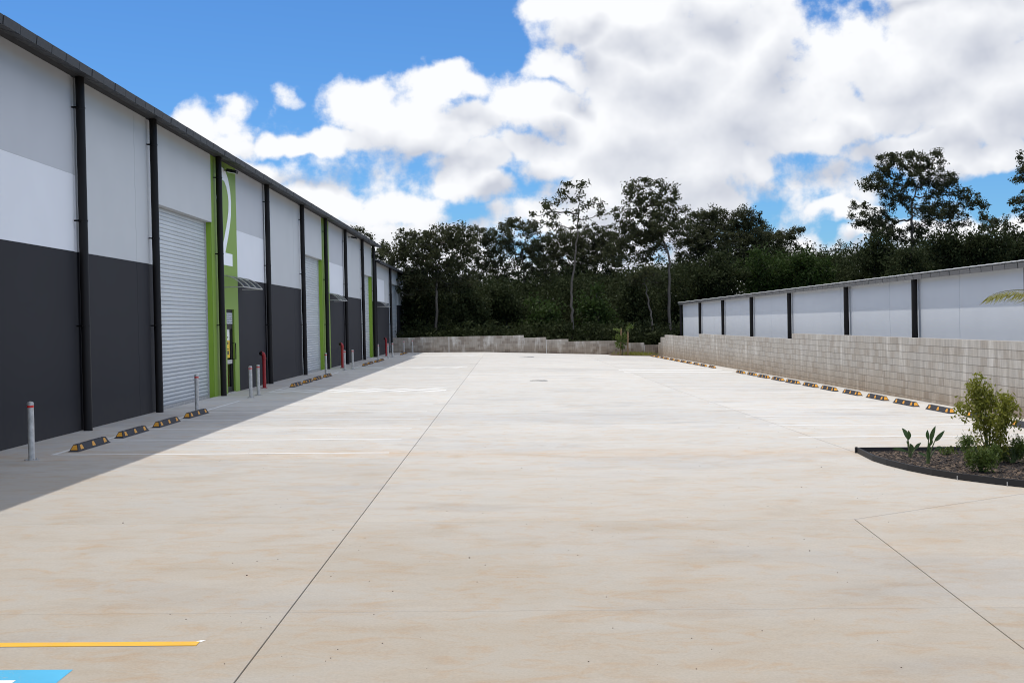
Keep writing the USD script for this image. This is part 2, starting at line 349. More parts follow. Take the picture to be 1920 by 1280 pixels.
NUMBER = M('number_paint', (.78, .79, .80), .6, var=.02)
PIPE = M('pipe_paint', (.0085, .0068, .0065), .5, var=.1, spec=.25)
GUTTER = M('fascia_metal', (.017, .017, .018), .6, var=.06, obj=.12)
GUTTER_R = M('pale_fascia_metal', (.155, .148, .142), .5, var=.05, obj=.08)
SLAT = M('door_steel', (.52, .535, .54), .42, metal=.35, var=.05, scale=1.2, stretch=(1, 1, .2), obj=.05)
DARK = M('dark_gap', (.02, .02, .022), .9)
ROOF = M('roof_steel', (.55, .56, .57), .4, metal=.4, var=.04)
LID = M('cast_iron', (.16, .145, .13), .7, var=.2, scale=10)
GALV = M('galvanised_steel', (.46, .45, .43), .5, metal=.45, var=.28, scale=14)
RED = M('red_enamel', (.26, .010, .014), .32, var=.06)
REDBAND = M('red_band', (.55, .02, .015), .45)
RUBBER = M('black_rubber', (.035, .035, .042), .7, var=.15, scale=20, bump=.3, bscale=200)
REFLECT = M('yellow_reflector', (.78, .36, .03), .5, var=.08, scale=20)
EDGING = M('black_edging', (.0065, .007, .009), .6, var=.1)
SOIL = M('soil', (.11, .075, .05), .95, var=.3, scale=6, bump=.6, bscale=30)
TERRAIN = M('forest_floor', (.012, .014, .007), 1.0, var=.4, scale=.4, spec=0.0)
MORTAR = M('mortar', (.31, .28, .245), .95, var=.1)
BLOCKS = [block_mat('block_pale', (.435, .41, .375)), block_mat('block_grey', (.42, .39, .35)), block_mat('block_brown', (.375, .34, .30))]
TRUNK = M('gum_bark', (.088, .075, .062), .85, var=.35, scale=2.0, stretch=(1, 1, .25))
TRUNKD = M('dark_bark', (.035, .028, .024), .9, var=.3, scale=2.0)
TIMBER = M('stake_timber', (.30, .20, .11), .85, var=.2, scale=20, stretch=(1, 1, .1))
LEAF_GUM = leaf_mat('gum_leaves', (.036, .043, .020), (.098, .102, .046), .28, .08)
LEAF_DARK = leaf_mat('dark_leaves', (.022, .030, .012), (.056, .068, .026), .25, .05)
LEAF_BRIGHT = leaf_mat('bright_leaves', (.026, .046, .010), (.060, .095, .024), .3, .1)
LEAF_SHRUB = leaf_mat('shrub_leaves', (.10, .13, .018), (.44, .41, .06), .40, .4)
LEAF_LOW = leaf_mat('low_bush_leaves', (.05, .09, .016), (.17, .21, .035), .3, .4)
LEAF_PADDLE = leaf_mat('paddle_leaves', (.045, .085, .026), (.08, .135, .045), .3, .5)
LEAF_PALM = leaf_mat('palm_leaves', (.12, .13, .02), (.30, .27, .045), .35, .4)
STEM = M('green_stem', (.07, .10, .03), .6, var=.2, scale=20)
n_ = {'g': ('geometry', {}), 'r': ('rgb_ramp', {'ramp': [(0, (.032, .025, .023)), (.45, (.070, .057, .051)), (.8, (.16, .142, .132)), (1, (.34, .325, .31))]}), 'p': ('principled_bsdf', {'roughness': .85})}
MULCH = usdkit.material(stage, LK + 'mulch', n_, [('g.random_per_island', 'r.fac'), ('r.color', 'p.base_color')], surface='p.BSDF')
GLASS = usdkit.material(stage, LK + 'window_glass', {'f': ('fresnel', {'IOR': 1.5}), 't': ('transparent_bsdf', {'color': (.75, .80, .82)}), 'gl': ('glossy_bsdf', {'roughness': .02, 'color': (1, 1, 1)}), 'mx': ('mix_closure', {})},
                        [('f.fac', 'mx.fac'), ('t.BSDF', 'mx.closure1'), ('gl.BSDF', 'mx.closure2')], surface='mx.closure')
POLY = usdkit.material(stage, LK + 'awning_sheet', {'t': ('transparent_bsdf', {'color': (.72, .74, .74)}), 'd': ('principled_bsdf', {'base_color': (.3, .32, .32), 'roughness': .3}), 'mx': ('mix_closure', {'fac': .08})},
                       [('t.BSDF', 'mx.closure1'), ('d.BSDF', 'mx.closure2')], surface='mx.closure')
POSTER = M('poster_yellow', (.82, .52, .03), .5, var=.03)
PAPER = M('poster_white', (.75, .74, .66), .6, var=.03)
INK = M('poster_ink', (.12, .09, .03), .6)
LAMPGLASS = M('lamp_glass', (.75, .76, .78), .2)

# ------------------------------------------------------------------ ground
xs = np.r_[-3000, -800, -300, -150, np.arange(-90, 91, 10), 150, 300, 800, 3000.]
ys = np.r_[-3000, -800, -200, -50, 20, np.arange(90, 260, 8), 320, 500, 1000, 3000.]
gx, gy = np.meshgrid(xs, ys, indexing='ij')
hill = np.clip((gy - 104) / 62, 0, 1); hill = hill * hill * (3 - 2 * hill)
gz = -1.6 + hill * (5.0 + 1.0 * np.sin(gx * .045 + 1) + .6 * np.sin(gx * .11))
gv = np.stack([gx, gy, gz], -1).reshape(-1, 3); ny = len(ys)
gf = [(i * ny + j, (i + 1) * ny + j, (i + 1) * ny + j + 1, i * ny + j + 1) for i in range(len(xs) - 1) for j in range(ny - 1)]
put('terrain', (gv, np.array(gf)), TERRAIN, smooth=True, kind='structure')

lot = thing('car_park', kind='structure')
planter_poly = [(5.53, 20.82), (5.49, 20.3), (5.44, 19.6), (5.47, 19.0), (5.57, 18.3), (5.72, 17.7), (5.93, 17.16), (6.2, 16.68), (6.5, 16.28), (6.95, 15.8), (7.6, 15.3), (8.6, 14.9), (9.9, 14.75), (10.4, 15.4), (10.4, 20.6), (10.1, 20.9)]
PL = Polygon(planter_poly)
LOT = sbox(-8.62, -14, 10.99, 95.88).difference(sbox(7.3, 92.9, 10.99, 95.9)).difference(PL)
T = [9.5, 13.83, 20.4, 27, 34, 41.5, 48.6, 56, 63.2, 70, 77, 84, 90]
minor, major = [], []
major.append(LineString([(-1.65, -14), (-1.65, 96)]))
major.append(LineString([(3.05, -14), (3.26, 8.33), (3.64, 13.83)]))
major.append(LineString([(3.64, 13.83), (6.22, 15.8), (6.6, 16.1)]))
major.append(LineString([(5.53, 20.8), (5.3, 40), (5.32, 53), (5.4, 93)]))
minor.append(LineString([(-9, 13.83), (3.64, 13.83)]))
for t in (-8, -2, 4):
    minor.append(LineString([(-9, t), (11, t)]))
for t in T:
    if t != 13.83:
        minor.append(LineString([(-9, t), (11, t + (.06 if t < 20 else 0))]))
cut = union_all([l.buffer(.006, cap_style=2) for l in major] + [l.buffer(.0018, cap_style=2) for l in minor])


def sheet(poly, lift, cell=2.3):
    """Top faces of a polygon laid on the lot, following its fall."""
    b = MB()
    x0, y0, x1, y1 = poly.bounds
    for i in range(max(1, math.ceil((x1 - x0) / cell))):
        for j in range(max(1, math.ceil((y1 - y0) / cell))):
            c = poly.intersection(sbox(x0 + i * cell, y0 + j * cell, x0 + (i + 1) * cell, y0 + (j + 1) * cell))
            for q in getattr(c, 'geoms', [c]):
                if q.geom_type == 'Polygon' and q.area > 1e-6:
                    v, f = trimesh.creation.triangulate_polygon(q, engine='earcut')
                    f = np.array(f)
                    a = v[f]; cr = np.cross(a[:, 1] - a[:, 0], a[:, 2] - a[:, 0]); f[cr < 0] = f[cr < 0][:, ::-1]
                    b.add([(p[0], p[1], ground(*p) + lift) for p in v], f)
    return b


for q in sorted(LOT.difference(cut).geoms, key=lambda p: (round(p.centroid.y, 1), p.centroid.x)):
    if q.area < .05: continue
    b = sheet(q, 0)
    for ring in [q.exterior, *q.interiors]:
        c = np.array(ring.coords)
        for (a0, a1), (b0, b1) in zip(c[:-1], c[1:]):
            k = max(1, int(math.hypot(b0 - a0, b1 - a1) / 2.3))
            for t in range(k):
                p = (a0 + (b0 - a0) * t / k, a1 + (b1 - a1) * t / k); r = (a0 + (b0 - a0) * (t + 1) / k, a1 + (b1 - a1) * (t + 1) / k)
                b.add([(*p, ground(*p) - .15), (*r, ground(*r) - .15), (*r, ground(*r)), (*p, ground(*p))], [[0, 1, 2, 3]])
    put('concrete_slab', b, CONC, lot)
put('joint_filler', sheet(LOT.buffer(.01), -.012, 4), JOINT, lot)


def mark(name, poly, mat, lift=.0022, **kw): return put(name, sheet(poly, lift, 2.3), mat, lot, **kw)


LW = .052
# left bays: lines between the wheel stops, hatched strips between the groups
groupsL = [(21.32, 6), (43.1, 6), (64.6, 7), (87.4, 3)]
for y0, n in groupsL:
    for k in range(n):
        y = y0 + 2.53 * k
        if y < 95: mark('parking_line', sbox(-7.45, y - LW, -1.98, y + LW), LINE)
for y0, y1 in ((21.3, 36.2), (40.5, 57.2), (62.6, 81.5), (85.2, 94.5)):
    mark('bay_end_line', sbox(-7.5, y0, -7.42, y1), LINE)
for y0, y1 in ((40.45, 42.85), (62.2, 64.3), (85.2, 87.1)):
    mark('parking_line', sbox(-7.41, y0 - LW, -1.98, y0 + LW), LINE)
    h = []
    for k in range(9):
        x = -8.6 + k * .95
        h.append(Polygon([(x, y0), (x + .42, y0), (x + 2.1, y1), (x + 1.68, y1)]))
    hh = union_all(h).intersection(sbox(-7.40, y0 + .045, -1.99, y1 - .30))
    for q in hh.geoms: mark('hatch_stripe', q, LINE)
# right bays
for k in range(28):
    y = 23.75 + 2.64 * k
    if y < 92: mark('parking_line', sbox(5.25, y - LW, 9.95, y + LW), LINE)
for y0, y1 in ((57.7, 58.4), (60.4, 61.2)):
    mark('hatch_stripe', sbox(5.12, y0, 9.95, y1), LINE)
# the reserved bay at the lower left corner
mark('white_underpaint', Polygon([(-2.13, 8.64), (-2.085, 8.70), (-2.055, 8.70), (-2.08, 8.64)]), LINE, .0015)
mark('yellow_line', sbox(-7.4, 8.545, -2.085, 8.655), YELLOW_LINE, .003, label='yellow painted line of the reserved bay')
mark('blue_patch', sbox(-4.35, 6.2, -2.70, 7.97), BLUE_PAINT, .0015, label='blue painted square of the reserved bay')
isa = union_all([LineString([(-3.6, 7.70), (-2.96, 7.70)]).buffer(.035, cap_style=2), LineString([(-3.5, 7.66), (-3.5, 7.1), (-3.1, 7.1), (-2.98, 6.7)]).buffer(.05),
                 LineString([(-3.5 + .36 * math.cos(t), 6.95 + .36 * math.sin(t)) for t in np.linspace(1.9, 6.0, 20)]).buffer(.05)])
mark('wheelchair_symbol', isa, LINE, .003)

# drain covers, two flat iron lids let into the slab
for i, (x, y, r) in enumerate(((1.09, 48.0, .30), (1.15, 83.5, .45))):
    t = thing('drain_cover', ['round dark iron drain cover in the middle of the car park', 'round dark iron drain cover far off near the back wall'][i], 'drain cover', (x, y, ground(x, y)))
    b = MB(); b.tube([(0, 0, -.03), (0, 0, .006)], r, 24); put('lid', b, LID, t)
    b = MB()
    th = np.linspace(0, 2 * math.pi, 25)
    b.tube([(r * 1.06 * math.cos(a), r * 1.06 * math.sin(a), .004) for a in th], .018, 5, False); put('rim', b, GALV, t)

# small stones and twigs lying about on the slab
b = MB()
for k in range(260):
    y = rng.uniform(6.8, 26); x = rng.uniform(-6, 6) * y / 20
    if PL.contains(sbox(x, y, x + .01, y + .01)): continue
    r = rng.uniform(.002, .006) if k > 12 else rng.uniform(.006, .011)
    t = trimesh.creation.icosphere(0, 1.0); v = t.vertices * [r, r * rng.uniform(.6, 1.6), r * .5] + [x, y, ground(x, y) + r * .35]
    b.add(v, t.faces)
put('pebbles', b, M('pebbles', (.10, .07, .05), .9, var=.4, scale=3), label='small dark stones scattered over the concrete slabs', cat='stones', kind='stuff')

# ------------------------------------------------------------------ left warehouse
WX, EX = -8.6, -8.0          # wall face, outer edge of the eave
BAND, WTOP, DTOP = 3.70, 5.24, 5.22
Z0 = -.25


def bands(t, y0, y1, top, cols, x=WX, joint=None):
    """A concrete wall panel in painted bands: cols = [(name, material, z0, z1)], butted end to end."""
    for nm, mat, a, c in cols:
        pieces = [(y0, y1)] if joint is None else [(y0, joint - .006), (joint + .006, y1)]
        for p, q in pieces:
            b = MB(); b.box(x - .16, x, p, q, a, min(c, top)); put(nm, b, mat, t)


def roller_door(t, y0, y1, z1=DTOP, x=-8.80):
    d = thing('roller_door', parent=t)
    pitch = (z1 - .06) / 50
    prof = np.array([(-.012, 0), (.003, .10), (.010, .36), (.010, .64), (.003, .90), (-.012, .97)])
    z = ground(-8.6, y0) + .05
    k = 0
    while z < z1 - .02:
        h = min(pitch, z1 - z)
        b = MB(); v = []
        for yy in (y0, y1): v += [(x + p, yy, z + q * h) for p, q in prof]
        b.add(v, [(i, i + 6, i + 7, i + 1) for i in range(5)])
        put('slat', b, SLAT, d); z += h; k += 1
    b = MB(); b.box(x - .02, x + .03, y0, y1, ground(-8.6, y0) - .05, ground(-8.6, y0) + .05); put('bottom_rail', b, GALV, d)
    b = MB(); b.box(x - .1, x - .03, y0, y1, -.1, z1); put('backing', b, DARK, d)
    b = MB()
    for yy in (y0 - .03, y1 - .05): b.box(x - .02, x + .05, yy, yy + .08, -.05, z1)
    put('guide_rail', b, GALV, d)


def downpipe(t, y, ztop, x=-8.46, sx=1, z0=None, zb=(2.2, 4.3, 6.55), dx=.13):
    d = thing('downpipe', parent=t)
    z0 = ground(x, y) - .02 if z0 is None else z0
    b = MB(); b.cyl(x, y, z0, ztop, .09, 18); put('pipe', b, PIPE, d, smooth=40)
    for z in zb:
        b = MB()
        b.tube([(x, y, z), (x, y, z + .035)], .097, 18); b.box(*sorted((x - sx * dx, x - sx * .02)), y - .16, y - .13, z, z + .03); b.box(*sorted((x - sx * dx, x - sx * .02)), y - .16, y - .05, z + .005, z + .025)
        put('bracket', b, PIPE, d)


def eave(t, y0, y1, ztop, wx, ex, mat, pitch=.75, drop=.155, rise=.20, s=1, gap=.03):
    """Fascia and soffit in folded lengths, each one a part, lapped by a few millimetres."""
    n = round((y1 - y0) / pitch)
    for k in range(n):
        a, c = y0 + (y1 - y0) * k / n, y0 + (y1 - y0) * (k + 1) / n - gap
        o = .004 * (k % 2) + .002 * math.sin(k * 2.3)
        b = MB(); e = ex + s * o
        v = []
        for yy in (a, c):
            v += [(e, yy, ztop), (e - s * .015, yy, ztop - drop), (wx, yy, ztop - drop + rise), (wx, yy, ztop - drop + rise + .03), (e - s * .04, yy, ztop - drop + .03), (e - s * .025, yy, ztop)]
        b.add(v, [(i, (i + 1) % 6, 6 + (i + 1) % 6, 6 + i) for i in range(6)])
        b.add(v, [(5, 4, 1, 0), (4, 3, 2, 1), (6, 7, 10, 11), (7, 8, 9, 10)])
        put('eave_panel', b, mat, t)
    b = MB(); b.hexa([(wx, y0, ztop - drop + rise + .035), (ex - s * .035, y0, ztop - drop + .035), (ex - s * .035, y1, ztop - drop + .035), (wx, y1, ztop - drop + rise + .035), (wx, y0, ztop - .02), (ex - s * .025, y0, ztop - .02), (ex - s * .025, y1, ztop - .02), (wx, y1, ztop - .02)]); put('gutter_tray', b, DARK, t)


main = thing('warehouse', 'long grey and charcoal warehouse with lime green piers and roller doors', 'warehouse')
YB = [2.6, 10.3, 18.4, 26.22, 31.62, 38.75, 46.48, 54.42, 61.35, 68.8, 76.9, 83.3]
TOP = 7.25
LO = lambda: ('lower_panel', CHARCOAL, Z0, BAND)
PLAIN = [LO(), ('upper_panel', LIGHTGREY, BAND + .003, 9)]
PATCH = [LO(), ('white_panel', WHITE, BAND + .003, WTOP), ('upper_panel', MIDGREY, WTOP + .003, 9)]
G_ = .13
bands(main, 2.6, 10.3 - G_, TOP, PLAIN)
bands(main, 10.3 + G_, 18.4 - G_, TOP, PLAIN)
bands(main, 18.4 + G_, 26.22 - G_, TOP, PATCH)
bands(main, 26.22 + G_, 31.62 - G_, TOP, PLAIN, joint=30.45)
bands(main, 41.8, 46.48 - G_, TOP, PATCH)
bands(main, 46.48 + G_, 54.42 - G_, TOP, PLAIN, joint=52.9)
bands(main, 63.4, 68.8 - G_, TOP, PATCH)
bands(main, 68.8 + G_, 76.9 - G_, TOP, PLAIN, joint=75.3)
for (y0, y1) in ((32.08, 38.22), (54.90, 60.86), (77.38, 82.98)):      # lintels over the doors
    b = MB(); b.box(WX - .30, WX + .015, y0, y1, DTOP, TOP); put('lintel_panel', b, LIGHTGREY, main)
for y in YB[:-1]:                                                     # set-back strips behind the downpipes
    cols = PLAIN if y in (10.3, 31.62, 54.42, 76.9, 2.6) else PATCH
    if y in (38.75, 61.35): continue
    y0 = y - G_; y1 = y + G_ - .003
    if y in (31.62, 54.42, 76.9): y1 = y + .45
    for nm, mat, a, c in cols:
        mat = LIGHTGREY if mat is MIDGREY else mat
        b = MB(); b.box(WX - .2, WX - .035, y0 + .004, y1, a, min(c, TOP)); put('joint_strip', b, mat, main)
for (y0, yc, y1) in ((38.22, 38.75, 41.8), (60.86, 61.35, 63.4), (83.0, 83.4, 83.75)):
    # green pier: narrow face beside the door, then the wider panel that carries the number
    b = MB(); b.box(WX - .30, WX - .002, y0, yc - .04, Z0, TOP); put('green_pier', b, GREEN, main)
    b = MB(); b.box(WX - .26, WX - .02, y0 - .02, y0 + .0 - .002, Z0, DTOP - .01); put('pier_edge', b, GREEN2, main)
    if y1 < 80:
        hole = y1 > 41 and y1 < 42
        b = MB()
        if hole:
            b.box(WX - .16, WX, yc - .04, 40.02, Z0, TOP); b.box(WX - .16, WX, 41.14, y1, Z0, TOP); b.box(WX - .16, WX, 40.02, 41.14, 2.70, TOP)
        else:
            b.box(WX - .16, WX, yc - .04, y1, Z0, TOP)
        put('green_panel', b, GREEN, main)
# the numbers painted on the green panels
def number(shape, nm):
    b = MB()
    for q in getattr(shape, 'geoms', [shape]):
        v, f = trimesh.creation.triangulate_polygon(q.simplify(.01), engine='earcut')
        f = np.array(f); a = v[f]; cr = np.cross(a[:, 1] - a[:, 0], a[:, 2] - a[:, 0]); f[cr < 0] = f[cr < 0][:, ::-1]
        b.add([(WX + .004, p[0], p[1]) for p in v], f)
    put(nm, b, NUMBER, main)


two = LineString([(38.62, 6.0), (38.72, 6.4), (39.05, 6.72), (39.5, 6.83), (39.95, 6.80), (40.38, 6.62), (40.68, 6.35), (40.80, 6.05), (40.74, 5.72), (40.52, 5.40), (40.2, 5.08), (39.85, 4.78), (39.5, 4.45)])
two = affinity.affine_transform(two, [.80, 0, 0, 1, 8.22, 0])
number(union_all([two.buffer(.19, quad_segs=8), sbox(38.98, 4.05, 41.07, 4.43)]), 'number_two')
three = LineString([(61.0, 6.4), (61.35, 6.75), (61.85, 6.83), (62.3, 6.7), (62.55, 6.3), (62.4, 5.8), (62.0, 5.5), (62.45, 5.25), (62.7, 4.8), (62.5, 4.35), (61.9, 4.15), (61.3, 4.2), (60.98, 4.5)])
number(three.buffer(.17, quad_segs=8).intersection(sbox(61.72, 4, 63.3, 7.1)), 'number_three')
for y0, y1 in ((32.10, 38.20), (54.90, 60.84), (77.45, 83.15)): roller_door(main, y0, y1)
for y in YB: downpipe(main, y, 7.20)
eave(main, 2.4, 83.95, 7.215, WX - .02, EX, GUTTER)
b = MB()
b.hexa([(EX - .06, 2.4, 7.19), (-34, 2.4, 11.4), (-34, 83.95, 11.4), (EX - .06, 83.95, 7.19), (EX - .06, 2.4, 7.23), (-34, 2.4, 11.46), (-34, 83.95, 11.46), (EX - .06, 83.95, 7.23)]); put('roof', b, ROOF, main)
b = MB(); b.box(-33.8, WX - .32, 2.6, 83.75, Z0 - 1, 7.18); put('inner_wall', b, DARK, main)
b = MB(); b.hexa([(-33.8, 83.76, 5.6), (WX - .05, 83.76, 5.6), (WX - .05, 83.92, 5.6), (-33.8, 83.92, 5.6), (-33.8, 83.76, 11.36), (WX - .05, 83.76, 7.25), (WX - .05, 83.92, 7.25), (-33.8, 83.92, 11.36)]); put('end_wall', b, LIGHTGREY, main)

# entry door under the number
dr = thing('entry_door', parent=main)
b = MB(); X0, X1 = WX - .14, WX - .06
b.box(X0, X1, 40.02, 40.09, .05, 2.70); b.box(X0, X1, 41.07, 41.14, .05, 2.70); b.box(X0, X1, 40.09, 41.07, 2.62, 2.70); b.box(X0, X1, 40.09, 41.07, 2.10, 2.24)
b.box(X0, X1 - .02, 40.09, 40.18, .10, 2.10); b.box(X0, X1 - .02, 40.94, 41.07, .10, 2.10); b.box(X0, X1 - .02, 40.18, 40.94, .10, .30)
put('door_frame', b, PIPE, dr)
b = MB(); b.box(X0, X1 + .01, 40.18, 40.94, 1.02, 1.14); put('mid_rail', b, GALV, dr)
b = MB(); b.box(-8.715, -8.71, 40.18, 40.94, .30, 2.10); put('glass', b, GLASS, dr)
for k in range(6):
    z = 2.26 + k * .06
    b = MB(); b.hexa([(X1 - .05, 40.09, z + .035), (X1 + .012, 40.09, z), (X1 + .012, 41.07, z), (X1 - .05, 41.07, z + .035), (X1 - .05, 40.09, z + .05), (X1 + .012, 40.09, z + .03), (X1 + .012, 41.07, z + .03), (X1 - .05, 41.07, z + .05)])
    put('louvre_blade', b, WHITE, dr)
b = MB(); b.box(-8.706, -8.703, 40.19, 40.86, 1.20, 1.74); put('poster', b, POSTER, dr, label='yellow poster on the glass')
b = MB(); b.box(-8.706, -8.703, 40.19, 40.86, 1.745, 2.09); put('notice', b, PAPER, dr)
b = MB()
for (ya, yb, za, zb) in ((40.5, 40.66, 1.82, 1.86), (40.5, 40.7, 1.62, 1.70), (40.46, 40.74, 1.30, 1.42), (40.5, 40.7, 1.46, 1.49)): b.box(-8.7025, -8.701, ya, yb, za, zb)
put('print', b, INK, dr)
b = MB(); b.tube([(-8.66, 41.02, 1.15), (-8.55, 41.02, 1.15), (-8.55, 41.02, 1.65), (-8.66, 41.02, 1.65)], .017, 8); put('handle', b, PIPE, dr)
b = MB(); b.box(X0, WX, 40.02, 41.14, -.1, ground(-8.6, 40.5) + .02); put('threshold', b, GALV, dr)


def awning(t, y0, x1=-7.95):
    a = thing('awning', parent=t)
    arc = [(WX + (x1 - WX) * s, 3.70 - .34 * s ** 2.2) for s in np.linspace(0, 1, 9)]
    w = 2.95
    for k in range(4):
        y = y0 + w * k / 3
        b = MB(); b.tube([(x, y, z + .018) for x, z in arc], .017, 6); put('rib', b, GALV, a)
    v = [(x, y, z) for y in (y0, y0 + w) for x, z in arc]
    put('sheet', (np.array(v), np.array([(i, i + 1, i + 10, i + 9) for i in range(8)])), POLY, a, smooth=True)
    b = MB(); b.tube([(x1, y0 - .05, 3.36), (x1, y0 + w + .05, 3.36)], .017, 8); put('front_rail', b, GALV, a)
    for y in (y0, y0 + w):
        b = MB(); b.tube([(WX, y, 3.36), (x1, y, 3.36)], .018, 6); put('side_arm', b, GALV, a)


for y in (39.5, 61.9): awning(main, y)
for (y, x) in ((40.1, -8.33), (71.2, -8.25)):
    fl = thing('flood_light', parent=main)
    b = MB(); b.hexa([(x - .17, y - .16, 6.90), (x + .12, y - .16, 6.84), (x + .12, y + .16, 6.84), (x - .17, y + .16, 6.90), (x - .15, y - .16, 6.99), (x + .15, y - .16, 6.93), (x + .15, y + .16, 6.93), (x - .15, y + .16, 6.99)]); put('lamp_body', b, PIPE, fl)
    b = MB(); b.hexa([(x - .15, y - .14, 6.893), (x + .10, y - .14, 6.836), (x + .10, y + .14, 6.836), (x - .15, y + .14, 6.893), (x - .15, y - .14, 6.898), (x + .10, y - .14, 6.842), (x + .10, y + .14, 6.842), (x - .15, y + .14, 6.898)]); put('lamp_glass', b, LAMPGLASS, fl)
    b = MB(); b.tube([(WX, y, 6.95), (x - .1, y, 6.95)], .02, 6); put('lamp_arm', b, PIPE, fl)

# the lower end unit
end = thing('end_warehouse', 'lower end unit of the warehouse with one roller door, nearest the back wall', 'warehouse')
T2 = 6.30
bands(end, 83.96, 86.7, T2, PLAIN)
bands(end, 86.703, 91.5, T2, [LO(), ('white_panel', WHITE, BAND + .003, WTOP), ('upper_panel', LIGHTGREY, WTOP + .003, 9)])
bands(end, 91.503, 94.9, T2, PLAIN)
bands(end, 103.2, 108.3, T2, PLAIN)
b = MB(); b.box(WX - .3, WX, 95.1, 103.197, DTOP, T2); put('lintel_panel', b, LIGHTGREY, end)
b = MB(); b.box(WX - .2, WX - .035, 94.905, 95.2, Z0 - .4, T2); put('joint_strip', b, CHARCOAL, end)
roller_door(end, 95.2, 103.1)
for y in (84.2, 95.0, 108.35): downpipe(end, y, 6.28, zb=(2.2, 4.3))
eave(end, 83.97, 108.6, 6.30, WX - .02, EX - .1, GUTTER)
awning(end, 85.6)
b = MB(); b.hexa([(EX - .15, 83.97, 6.28), (-34, 83.97, 10.3), (-34, 108.6, 10.3), (EX - .15, 108.6, 6.28), (EX - .15, 83.97, 6.32), (-34, 83.97, 10.36), (-34, 108.6, 10.36), (EX - .15, 108.6, 6.32)]); put('roof', b, ROOF, end)
b = MB(); b.box(-33.8, WX - .32, 83.97, 108.3, Z0 - 1.2, 6.25); b.box(-33.8, WX - .02, 108.305, 108.45, Z0 - 1.2, 6.25); put('inner_wall', b, CHARCOAL, end)

# ------------------------------------------------------------------ right warehouse beyond the block wall
RX, REX = 12.5, 12.22
rw = thing('pale_warehouse', 'long low pale grey warehouse behind the right block wall', 'warehouse')
YR = [22.5, 31.0, 39.65, 47.65, 57.3, 66.2, 75.05, 84.0, 93.15]
jl = {1: 36.1, 2: 42.7, 3: 49.0, 4: 61.9, 5: 70.0, 6: 79.0, 7: 88.0}
WALLR = M('pale_wall_paint', (.66, .69, .73), .6, var=.025, scale=.8, bump=.06, bscale=120)
for i in range(len(YR) - 1):
    a, c = YR[i] + .004, YR[i + 1] - .004
    j = jl.get(i)
    for p, q in ([(a, c)] if not j else [(a, j - .012), (j + .012, c)]):
        b = MB(); b.box(RX, RX + .16, p, q, -1.7, 3.25); put('wall_panel', b, WALLR, rw)
b = MB(); b.box(RX + .06, 30, 22.5, 93.1, -1.7, 3.2); put('inner_wall', b, DARK, rw)
b = MB(); b.box(RX + .01, 30, 93.16, 93.3, -1.7, 3.2); put('end_wall', b, PIPE, rw)
for y in YR: downpipe(rw, y, 3.20, x=RX - .14, sx=-1, z0=-1.6, zb=())
eave(rw, 22.4, 93.4, 3.31, RX + .02, REX, GUTTER_R, pitch=.81, drop=.14, rise=.06, s=-1, gap=.045)
n = int(71 / .076)
yy = 22.4 + np.arange(2 * n + 1) * .038
zz = np.where(np.arange(2 * n + 1) % 2 == 0, 3.325, 3.355)
v = np.vstack([np.c_[np.full(len(yy), REX - .05), yy, zz], np.c_[np.full(len(yy), 30.), yy, zz + 1.2]])
L_ = len(yy)
put('roof_sheet', (v, np.array([(i, i + 1, L_ + i + 1, L_ + i) for i in range(L_ - 1)])), M('bright_roof_steel', (.72, .73, .74), .4, metal=.2, var=.04), rw)

# ------------------------------------------------------------------ block walls
def block_wall(name, label, runs, axis, face, thick, posts=(), singles=300, mats=None):
    BLOCKS_ = mats or BLOCKS
    """runs: (start, end, top). Concrete blocks 390 x 190 mm on 10 mm recessed joints around a mortar core. axis 1 runs along y, axis 0 along x."""
    t = thing(name, label, 'wall')
    cells = []
    core = MB()
    B = MB.box
    for (s0, s1, top) in runs:
        lowest = min(ground(*((face, s) if axis else (s, face))) for s in (s0, s1)) - .35
        nc = math.ceil((top - lowest) / .2)
        if axis: core.box(face + .008, face + thick - .008, s0 + .004, s1 - .004, lowest, top - .008)
        else: core.box(s0 + .004, s1 - .004, face + .008, face + thick - .008, lowest, top - .008)
        for c in range(nc):
            z1 = top - c * .2; z0 = z1 - .188
            off = .2 * (c % 2); p = s0 - off
            while p < s1 - 1e-6:
                a, d = max(p, s0), min(p + .397, s1)
                if d - a > .03:
                    cells.append((a, d, z0, z1))
                p += .4
    stuff = MB()
    cells.sort(key=lambda c: c[0] if axis else 0)
    vis = 0
    stuffs = [MB(), MB(), MB()]
    for (a, d, z0, z1) in cells:
        e = rng.normal(0, .0012)
        mid = (a + d) / 2
        g = ground(*((face, mid) if axis else (mid, face)))
        one = axis and vis < singles and z1 > g - .02 and mid > 26.6
        k = rng.choice(3, p=(.42, .38, .20))
        b = MB() if one else stuffs[k]
        if axis: b.box(face + e, face + thick - e, a, d, z0, z1)
        else: b.box(a, d, face + e, face + thick - e, z0, z1)
        if one: put('block', b, BLOCKS_[k], t); vis += 1
    put('mortar', core, MORTAR, t)
    for k, s in enumerate(stuffs):
        if s.n: put(['pale_blocks', 'grey_blocks', 'brown_blocks'][k], s, BLOCKS_[k], t, kind='stuff')
    for (p, zt) in posts:
        b = MB(); g = ground(p, face) if not axis else ground(face, p)
        if axis: b.box(face - .008, face + .03, p - .006, p + .006, g - .1, zt)
        else: b.box(p - .035, p + .035, face - .012, face + .03, g - .1, zt)
        put('control_joint', b, M('joint_sealant', (.45, .43, .40), .8) if not stage.GetPrimAtPath(LK + 'joint_sealant') else UsdShade.Material.Get(stage, LK + 'joint_sealant'), t)
    return t


